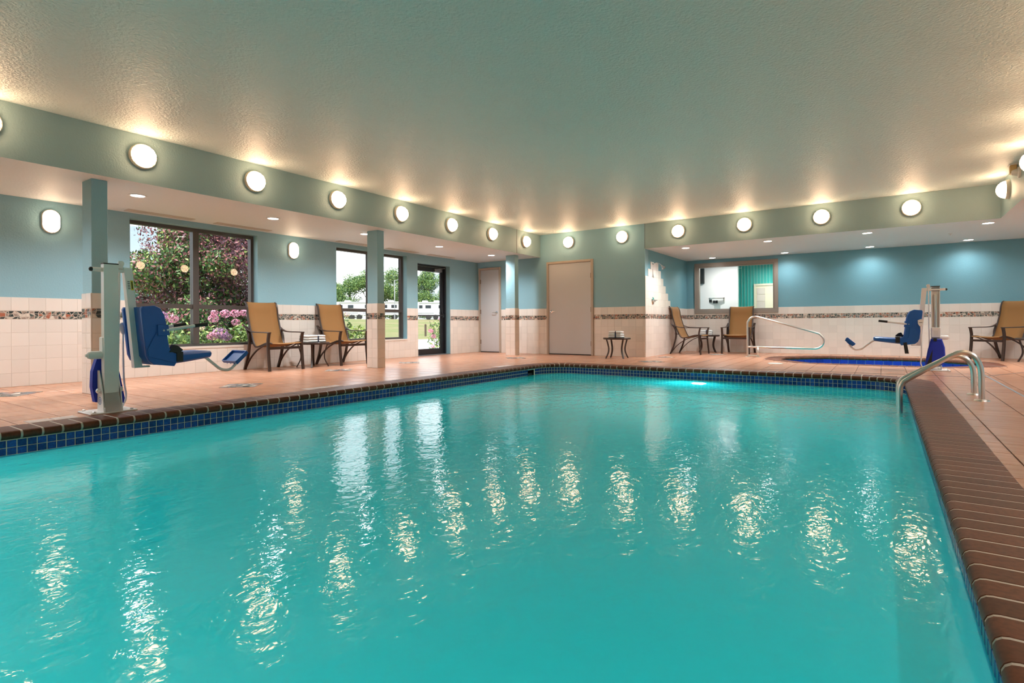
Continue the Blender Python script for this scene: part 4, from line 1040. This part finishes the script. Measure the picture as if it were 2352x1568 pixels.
for ch in list(lift.children):
    if ch.name.startswith('hanging_strap'): bpy.data.objects.remove(ch)
lift.location = (-5.48, 1.90, 0.0005); lift.rotation_euler = (0, 0, PI / 2)
lift_b.location = (.655, 10.40, 0.0005); lift_b.rotation_euler = (0, 0, PI)

# ------------------------------------------------------------------ handrails
def pool_rail(y, label, k=1.0):
    root = thing('pool_handrail', label, 'handrail', (.75, y, 0), 0, 'steel pool handrails')
    pts = spline([(-.617, 0, -.75), (-.617, 0, -.20), (-.616, 0, .05), (-.597, 0, .125), (-.55, 0, .172), (-.375, 0, .30), (-.21, 0, .418), (-.125, 0, .446), (-.062, 0, .418), (-.022, 0, .355), (-.004, 0, .27), (.0, 0, .1), (.0, 0, .001)], 6)
    pts = [Vector((p.x, p.y, p.z * (k if p.z > 0 else 1))) for p in pts]
    mb = MB(); mb.tube(pts, .0235, 14, (0, 1, 0)); mb.build('rail', 'steel', root, 'all')
    mb = MB(); mb.lathe([(.0235, .018), (.03, .016), (.056, .010), (.06, 0), (.0235, 0)], 24, None, False); mb.build('flange', 'steel', root, True)
pool_rail(6.60, 'curved steel pool handrail, the one nearer the viewer'); pool_rail(7.13, 'curved steel pool handrail, the one farther from the viewer', .86)
root = thing('spa_handrail', 'looped steel handrail at the left end of the spa', 'handrail', (-2.40, 12.45, 0), .06)
loop = spline([(0, 0, 0.0), (0, 0, .35), (0, 0, .70), (.02, 0, .775), (.07, 0, .835), (.15, 0, .857), (.22, 0, .845), (.75, 0, .685), (1.27, 0, .525), (1.36, 0, .475), (1.41, 0, .40), (1.412, 0, .32), (1.37, 0, .245), (1.28, 0, .202), (1.1, 0, .20), (.5, 0, .207), (0, 0, .215)], 5)
mb = MB(); mb.tube(loop, .0195, 12, (0, 1, 0)); mb.build('rail', 'steel', root, 'all')
mb = MB(); mb.tube([(.205, 0, 0), (.205, 0, .21)], .0195, 12, (0, 1, 0)); mb.build('post', 'steel', root, 'all')
mb = MB(); mb.tube([(0, 0, .03), (.205, 0, .03)], .012, 8); mb.build('lower_rung', 'steel', root, True)
for x in (0, .205):
    mb = MB(); mb.lathe([(.0195, .014), (.03, .012), (.05, .007), (.052, 0), (.0195, 0)], 20, Matrix.Translation((x, 0, 0)), False); mb.build('flange', 'steel', root, True)

# ------------------------------------------------------------------ outdoors
def hgt(x, y):
    t = min(1, max(0, (-22 - x) / 30)); return -.06 + 1.45 * t * t * (3 - 2 * t)
mb = MB(); nx, ny = 40, 30; X0, X1, Y0_, Y1_ = -130, XL - WT - .02, -60, 120
for i in range(nx + 1):
    for j in range(ny + 1):
        x = X1 + (X0 - X1) * (i / nx) ** 1.6; y = Y0_ + (Y1_ - Y0_) * j / ny; mb.v.append((x, y, hgt(x, y)))
for i in range(nx):
    for j in range(ny):
        a = i * (ny + 1) + j; mb.f.append((a, a + 1, a + ny + 2, a + ny + 1)); mb.m.append(0)
tag(mb.build('lawn', 'grass', None, True), 'rough sunlit grass field outside the windows', 'grass', kind='stuff')
mb = MB(); mb.box(-17.5, XL - WT - .01, 9.0, 21, -.2, -.045); wk = tag(mb.build('walkway', 'concrete'), 'grey concrete walk outside the glazed door', 'walkway')
mb = MB(); mb.box(-17.75, -17.5, 9.0, 21, -.2, .02); mb.build('kerb', 'label_paper', wk)

def leaves(mb, n, sampler, size, mats, rnd, flat=.0):
    for _ in range(n):
        c, outw = sampler(); s = size * rnd.uniform(.65, 1.3)
        d = Vector((rnd.gauss(0, 1), rnd.gauss(0, 1), rnd.gauss(0, .7))) + outw * .8; d.normalize()
        a = d.cross(Vector((rnd.gauss(0, 1), rnd.gauss(0, 1), rnd.gauss(0, 1)))); a.normalize()
        b = d.cross(a)
        mb.mi = rnd.choices(range(len(mats)), leaves.w)[0]
        mb.add([c - a * s, c - b * s * .42 + a * s * .05, c + a * s, c + b * s * .42 + a * s * .05], [(0, 1, 2, 3)])
def blob_sampler(rnd, blobs):
    wts = [r ** 2 for _, r in blobs]
    def f():
        c, r = rnd.choices(blobs, wts)[0]
        d = Vector((rnd.gauss(0, 1), rnd.gauss(0, 1), rnd.gauss(0, 1))).normalized(); k = rnd.random() ** .35
        return Vector(c) + Vector((d.x * r, d.y * r, d.z * r * .85)) * k, d
    return f
def tree(name, label, cat, base, h, crown_r, nl, size, mats, w, seed, group=None, trunk_h=.35, nblob=16, squash=1.0):
    rnd = random.Random(seed); root = thing(name, label, cat, base, 0, group)
    mb = MB(); mb.tube([(0, 0, -.1), (.03 * h, 0, h * .3), (0, .02 * h, h * .65)], h * .022, 7, (1, 0, 0)); mb.build('trunk', 'bark', root, True)
    blobs = []
    for k in range(nblob):
        t = rnd.random(); z = h * (trunk_h + (1 - trunk_h) * t * .88); rr = crown_r * math.sqrt(max(.05, 1 - (2 * abs(t - .42)) ** 2)) * squash
        a = rnd.random() * 2 * PI; q = rr * math.sqrt(rnd.random()); blobs.append(((q * math.cos(a), q * math.sin(a), z), crown_r * rnd.uniform(.33, .55)))
    for k in range(5):
        c = blobs[k][0]; mb = MB(); mb.tube([(0, 0, h * .28), (c[0] * .5, c[1] * .5, h * .3 + (c[2] - h * .3) * .6), c], h * .008, 5, (1, 0, 0)); mb.build('branch', 'bark', root, True)
    mb = MB(); leaves.w = w; leaves(mb, nl, blob_sampler(rnd, blobs), size, mats, rnd); tag(mb.build('foliage', mats, root), kind='stuff')
    return root
tree('purple_leaf_tree', 'dense purple-leaved tree mixed with green outside the near window', 'tree', (-13.2, 7.0, -.06), 5.2, 1.85, 80000, .043, ['leaf_purple', 'leaf_wine', 'leaf_green', 'leaf_lime'], (6, 3, .8, .5), 3, trunk_h=.06, nblob=60)
tree('green_leaf_shrub', 'tall green-leaved shrub left of the purple tree', 'tree', (-12.2, 5.65, -.06), 3.2, 1.0, 26000, .042, ['leaf_green', 'leaf_dark', 'leaf_lime', 'leaf_wine'], (3, 3, 1.3, 3), 5, trunk_h=.08, nblob=18)
rs = random.Random(11); sp = thing('spruce_tree', 'bluish pointed spruce behind the purple tree', 'tree', (-22, 8.75, hgt(-22, 8)))
mb = MB(); mb.tube([(0, 0, 0), (0, 0, 3.4)], .07, 6, (1, 0, 0)); mb.build('trunk', 'bark', sp)
def spr():
    z = 3.6 * (1 - math.sqrt(rs.random())) ; z = min(3.5, max(.2, rs.random() ** 1.3 * 3.6)); r = (3.65 - z) * .30 * rs.random() ** .5; a = rs.random() * 2 * PI
    return Vector((r * math.cos(a), r * math.sin(a), z)), Vector((math.cos(a), math.sin(a), -.2))
mb = MB(); leaves.w = (3, 1); leaves(mb, 3500, spr, .09, ['leaf_spruce', 'leaf_dark'], rs); tag(mb.build('foliage', ['leaf_spruce', 'leaf_dark'], sp), kind='stuff')

PET = {'p': ['petal_pink', 'petal_rose'], 'm': ['petal_mauve', 'petal_pink'], 'c': ['petal_cream', 'petal_pink'], 'r': ['petal_rose', 'petal_pink']}
def shrub(label, base, h, r, nl, lsize, mats, w, flowers, seed, name='hydrangea_bush', group=None):
    rnd = random.Random(seed); root = thing(name, label, 'shrub', base, 0, group)
    mb = MB()
    for k in range(9):
        a = rnd.random() * 2 * PI; q = r * rnd.random(); mb.tube([(q * .3 * math.cos(a), q * .3 * math.sin(a), 0), (q * math.cos(a), q * math.sin(a), h * rnd.uniform(.6, .95))], .006, 5, (1, 0, 0))
    mb.build('stems', 'bark', root)
    def smp():
        a = rnd.random() * 2 * PI; q = r * math.sqrt(rnd.random()); z = h * rnd.uniform(.08, 1) * (1 - .25 * (q / r) ** 2)
        return Vector((q * math.cos(a), q * math.sin(a), z)), Vector((.3 * math.cos(a), .3 * math.sin(a), .9))
    mb = MB(); leaves.w = w; leaves(mb, nl, smp, lsize, mats, rnd); tag(mb.build('leaves', mats, root), kind='stuff')
    for (dx, dy, z, fr, c) in flowers:
        mb = MB(); leaves.w = (3, 1.2); ctr = Vector((dx, dy, z))
        def fs():
            d = Vector((rnd.gauss(0, 1), rnd.gauss(0, 1), rnd.gauss(0, 1))).normalized(); return ctr + Vector((d.x, d.y, d.z * .8)) * fr, d * 3
        leaves(mb, 150, fs, fr * .24, PET[c], rnd); mb.build('flower_head', PET[c], root)
    return root
GL = ['leaf_lime', 'leaf_green', 'leaf_mid']
def at(px_list, base): return [(x - base[0], y - base[1], z - base[2], r, c) for x, y, z, r, c in px_list]
b1 = (-9.95, 4.25, -.06); b2 = (-9.95, 5.0, -.06); b3 = (-10.0, 5.75, -.06); b0 = (-9.95, 3.55, -.06)
shrub('leafy hydrangea bush with two flower heads behind the lift seat', b1, .80, .45, 800, .055, GL, (4, 2, 2), at([(-9.75, 4.13, .90, .075, 'm'), (-9.7, 4.26, .85, .085, 'p'), (-9.75, 4.62, .66, .06, 'p')], b1), 21, group='hydrangea bushes')
shrub('hydrangea bush with large mauve and pink heads under the right panes', b2, .80, .45, 800, .055, GL, (4, 2, 2), at([(-9.7, 4.94, .96, .06, 'p'), (-9.7, 5.13, .945, .085, 'p'), (-9.72, 4.93, .86, .085, 'p'), (-9.55, 4.96, .60, .12, 'm'), (-9.55, 4.83, .55, .09, 'p'), (-9.55, 5.07, .53, .085, 'm'), (-9.72, 4.72, .70, .06, 'c')], b2), 22, group='hydrangea bushes')
shrub('hydrangea bush with pale pink heads at the right side of the near window', b3, .86, .45, 800, .055, GL, (4, 3, 2), at([(-9.75, 5.33, .95, .085, 'p'), (-9.75, 5.50, .965, .07, 'p'), (-9.72, 5.33, .79, .075, 'p'), (-9.75, 5.75, .9, .07, 'p')], b3), 23, group='hydrangea bushes')
shrub('leafy hydrangea bush hidden behind the pool lift arm', b0, .80, .42, 700, .055, GL, (4, 2, 2), at([(-9.75, 3.6, .88, .08, 'p'), (-9.75, 3.8, .7, .08, 'm')], b0), 24, group='hydrangea bushes')
b4 = (-10.0, 8.15, -.06)
shrub('bright green leafy bush below the second window behind the chair', b4, .78, .5, 800, .055, ['leaf_lime', 'leaf_green'], (4, 2), [], 25, name='green_bush')
b6 = (-10.9, 8.75, -.06)
shrub('small plant with one cream flower head outside the second window', b6, .92, .16, 130, .05, GL, (3, 3, 2), at([(-10.9, 8.75, .98, .075, 'c')], b6), 27, name='flowering_plant')
b5 = (-10.55, 11.75, -.06)
shrub('pink rose bush outside the glazed door', b5, .95, .34, 420, .045, GL, (3, 3, 2), at([(-10.4, 11.22, .545, .07, 'r'), (-10.4, 11.33, .395, .07, 'r'), (-10.4, 11.29, .12, .055, 'r'), (-10.4, 11.6, .88, .05, 'p')], b5), 26, name='rose_bush')
# far trees
ft = [(-80, 60.0, 6.6, 2.6), (-77.0, 62.4, 7.6, 3.0), (-74.0, 64.5, 8.2, 3.1), (-71.0, 66.8, 8.6, 3.1), (-68.3, 68.6, 8.4, 3.0), (-65.8, 70.2, 8.6, 3.0), (-62.8, 72.3, 8.5, 3.0), (-84, 57, 4.0, 2.0)]
fl_lab = ['small round tree at the left of the far tree line', 'wide bright tree seen in the left pane of the second window', 'tall tree behind the second window mullion', 'tree seen behind the middle column', 'tree seen right of the middle column', 'leafy tree seen at the left of the glazed door', 'leafy tree seen at the right of the glazed door', 'low dark tree at the far left of the trailers']
for k, (x, y, h, r) in enumerate(ft): tree('field_tree', fl_lab[k], 'tree', (x, y, hgt(x, y)), h * 1.08, r, 17000, .125, ['leaf_mid', 'leaf_green', 'leaf_dark', 'leaf_lime'], (4, 3, 2, 2), 40 + k, 'trees beyond the trailers', trunk_h=.12, nblob=22)
# trailers
def trailer(label, x, y, rz, L):
    root = thing('travel_trailer', label, 'trailer', (x, y, hgt(x, y) - .05), rz, 'white travel trailers')
    mb = MB(); poly = [(-L / 2, .55), (L / 2 - .5, .55), (L / 2, .9), (L / 2, 1.7), (L / 2 - .35, 2.25), (-L / 2 + .1, 2.25), (-L / 2, 2.15)]; mb.prism(poly, -1.1, 1.1, 'xz', .05); body = mb.build('body', 'trailer_white', root)
    for dx in (-L * .25, L * .12):
        mb = MB(); mb.cbox(dx - .35, dx + .35, -.3, .3, 2.25, 2.48, .06); mb.build('roof_unit', 'trailer_white', root)
    for dx, w in ((-L * .36, .5), (-L * .12, .7), (L * .28, .6)):
        mb = MB(); mb.cbox(dx - w / 2, dx + w / 2, -1.125, -1.10, 1.45, 1.85, .01); mb.build('window', 'dark_glass', body)
    mb = MB(); mb.cbox(L * .06, L * .06 + .6, -1.12, -1.10, .65, 2.0, .01); mb.build('door', 'trailer_white', body)
    mb = MB(); mb.box(-L / 2 + .05, L / 2 - .5, -1.115, -1.10, .75, .92); mb.build('stripe', 'trailer_grey', body)
    mb = MB(); mb.box(-L * .4, L * .4, -1.2, -1.10, 2.1, 2.2); mb.bar([(-L * .4, -1.16, 2.1), (-L * .4, -1.5, .9)], .05, .05); mb.bar([(L * .4, -1.16, 2.1), (L * .4, -1.5, .9)], .05, .05); mb.build('awning_frame', 'trailer_grey', root)
    for dx in (-.45, .45):
        mb = MB(); mb.lathe([(0, -.1), (.33, -.1), (.33, .1), (0, .1)], 16, Matrix.Translation((dx, -1.0, .33)) @ Matrix.Rotation(PI / 2, 4, 'X')); mb.build('wheel', 'black_rubber', root)
dirv = math.atan2(.68, .73)
trailer('white trailer seen through the left pane of the second window', -55.6, 46.4, math.radians(36), 5.2)
trailer('white trailer seen right of the middle column', -51.3, 49.6, math.radians(36), 4.6)
trailer('white trailer seen through the glazed door', -47.8, 52.0, math.radians(36), 4.0)
pl = thing('field_pole', 'thin grey lamp pole standing in the field before the trees', 'pole', (-47, 44.6, hgt(-47, 44)))
mb = MB(); mb.tube([(0, 0, 0), (0, 0, 4.6)], .05, 8, (1, 0, 0)); mb.build('shaft', 'trailer_grey', pl)
mb = MB(); mb.tube([(0, 0, 4.5), (.4, .5, 4.75)], .03, 6); mb.build('arm', 'trailer_grey', pl)
for k, (x, y) in enumerate(((-20.5, 22.3), (-24, 25.4))):
    mb = MB(); mb.cbox(-.05, .05, -.05, .05, -.1, .75, .01); mb.lathe([(0, .75), (.05, .75), (0, .80)], 8)
    tag(mb.build('fence_post', 'bark', None, False, (x, y, hgt(x, y))), ('dark wooden fence post in the grass, nearer one outside the glazed door' if k == 0 else 'dark wooden fence post in the grass, farther one outside the glazed door'), 'post')
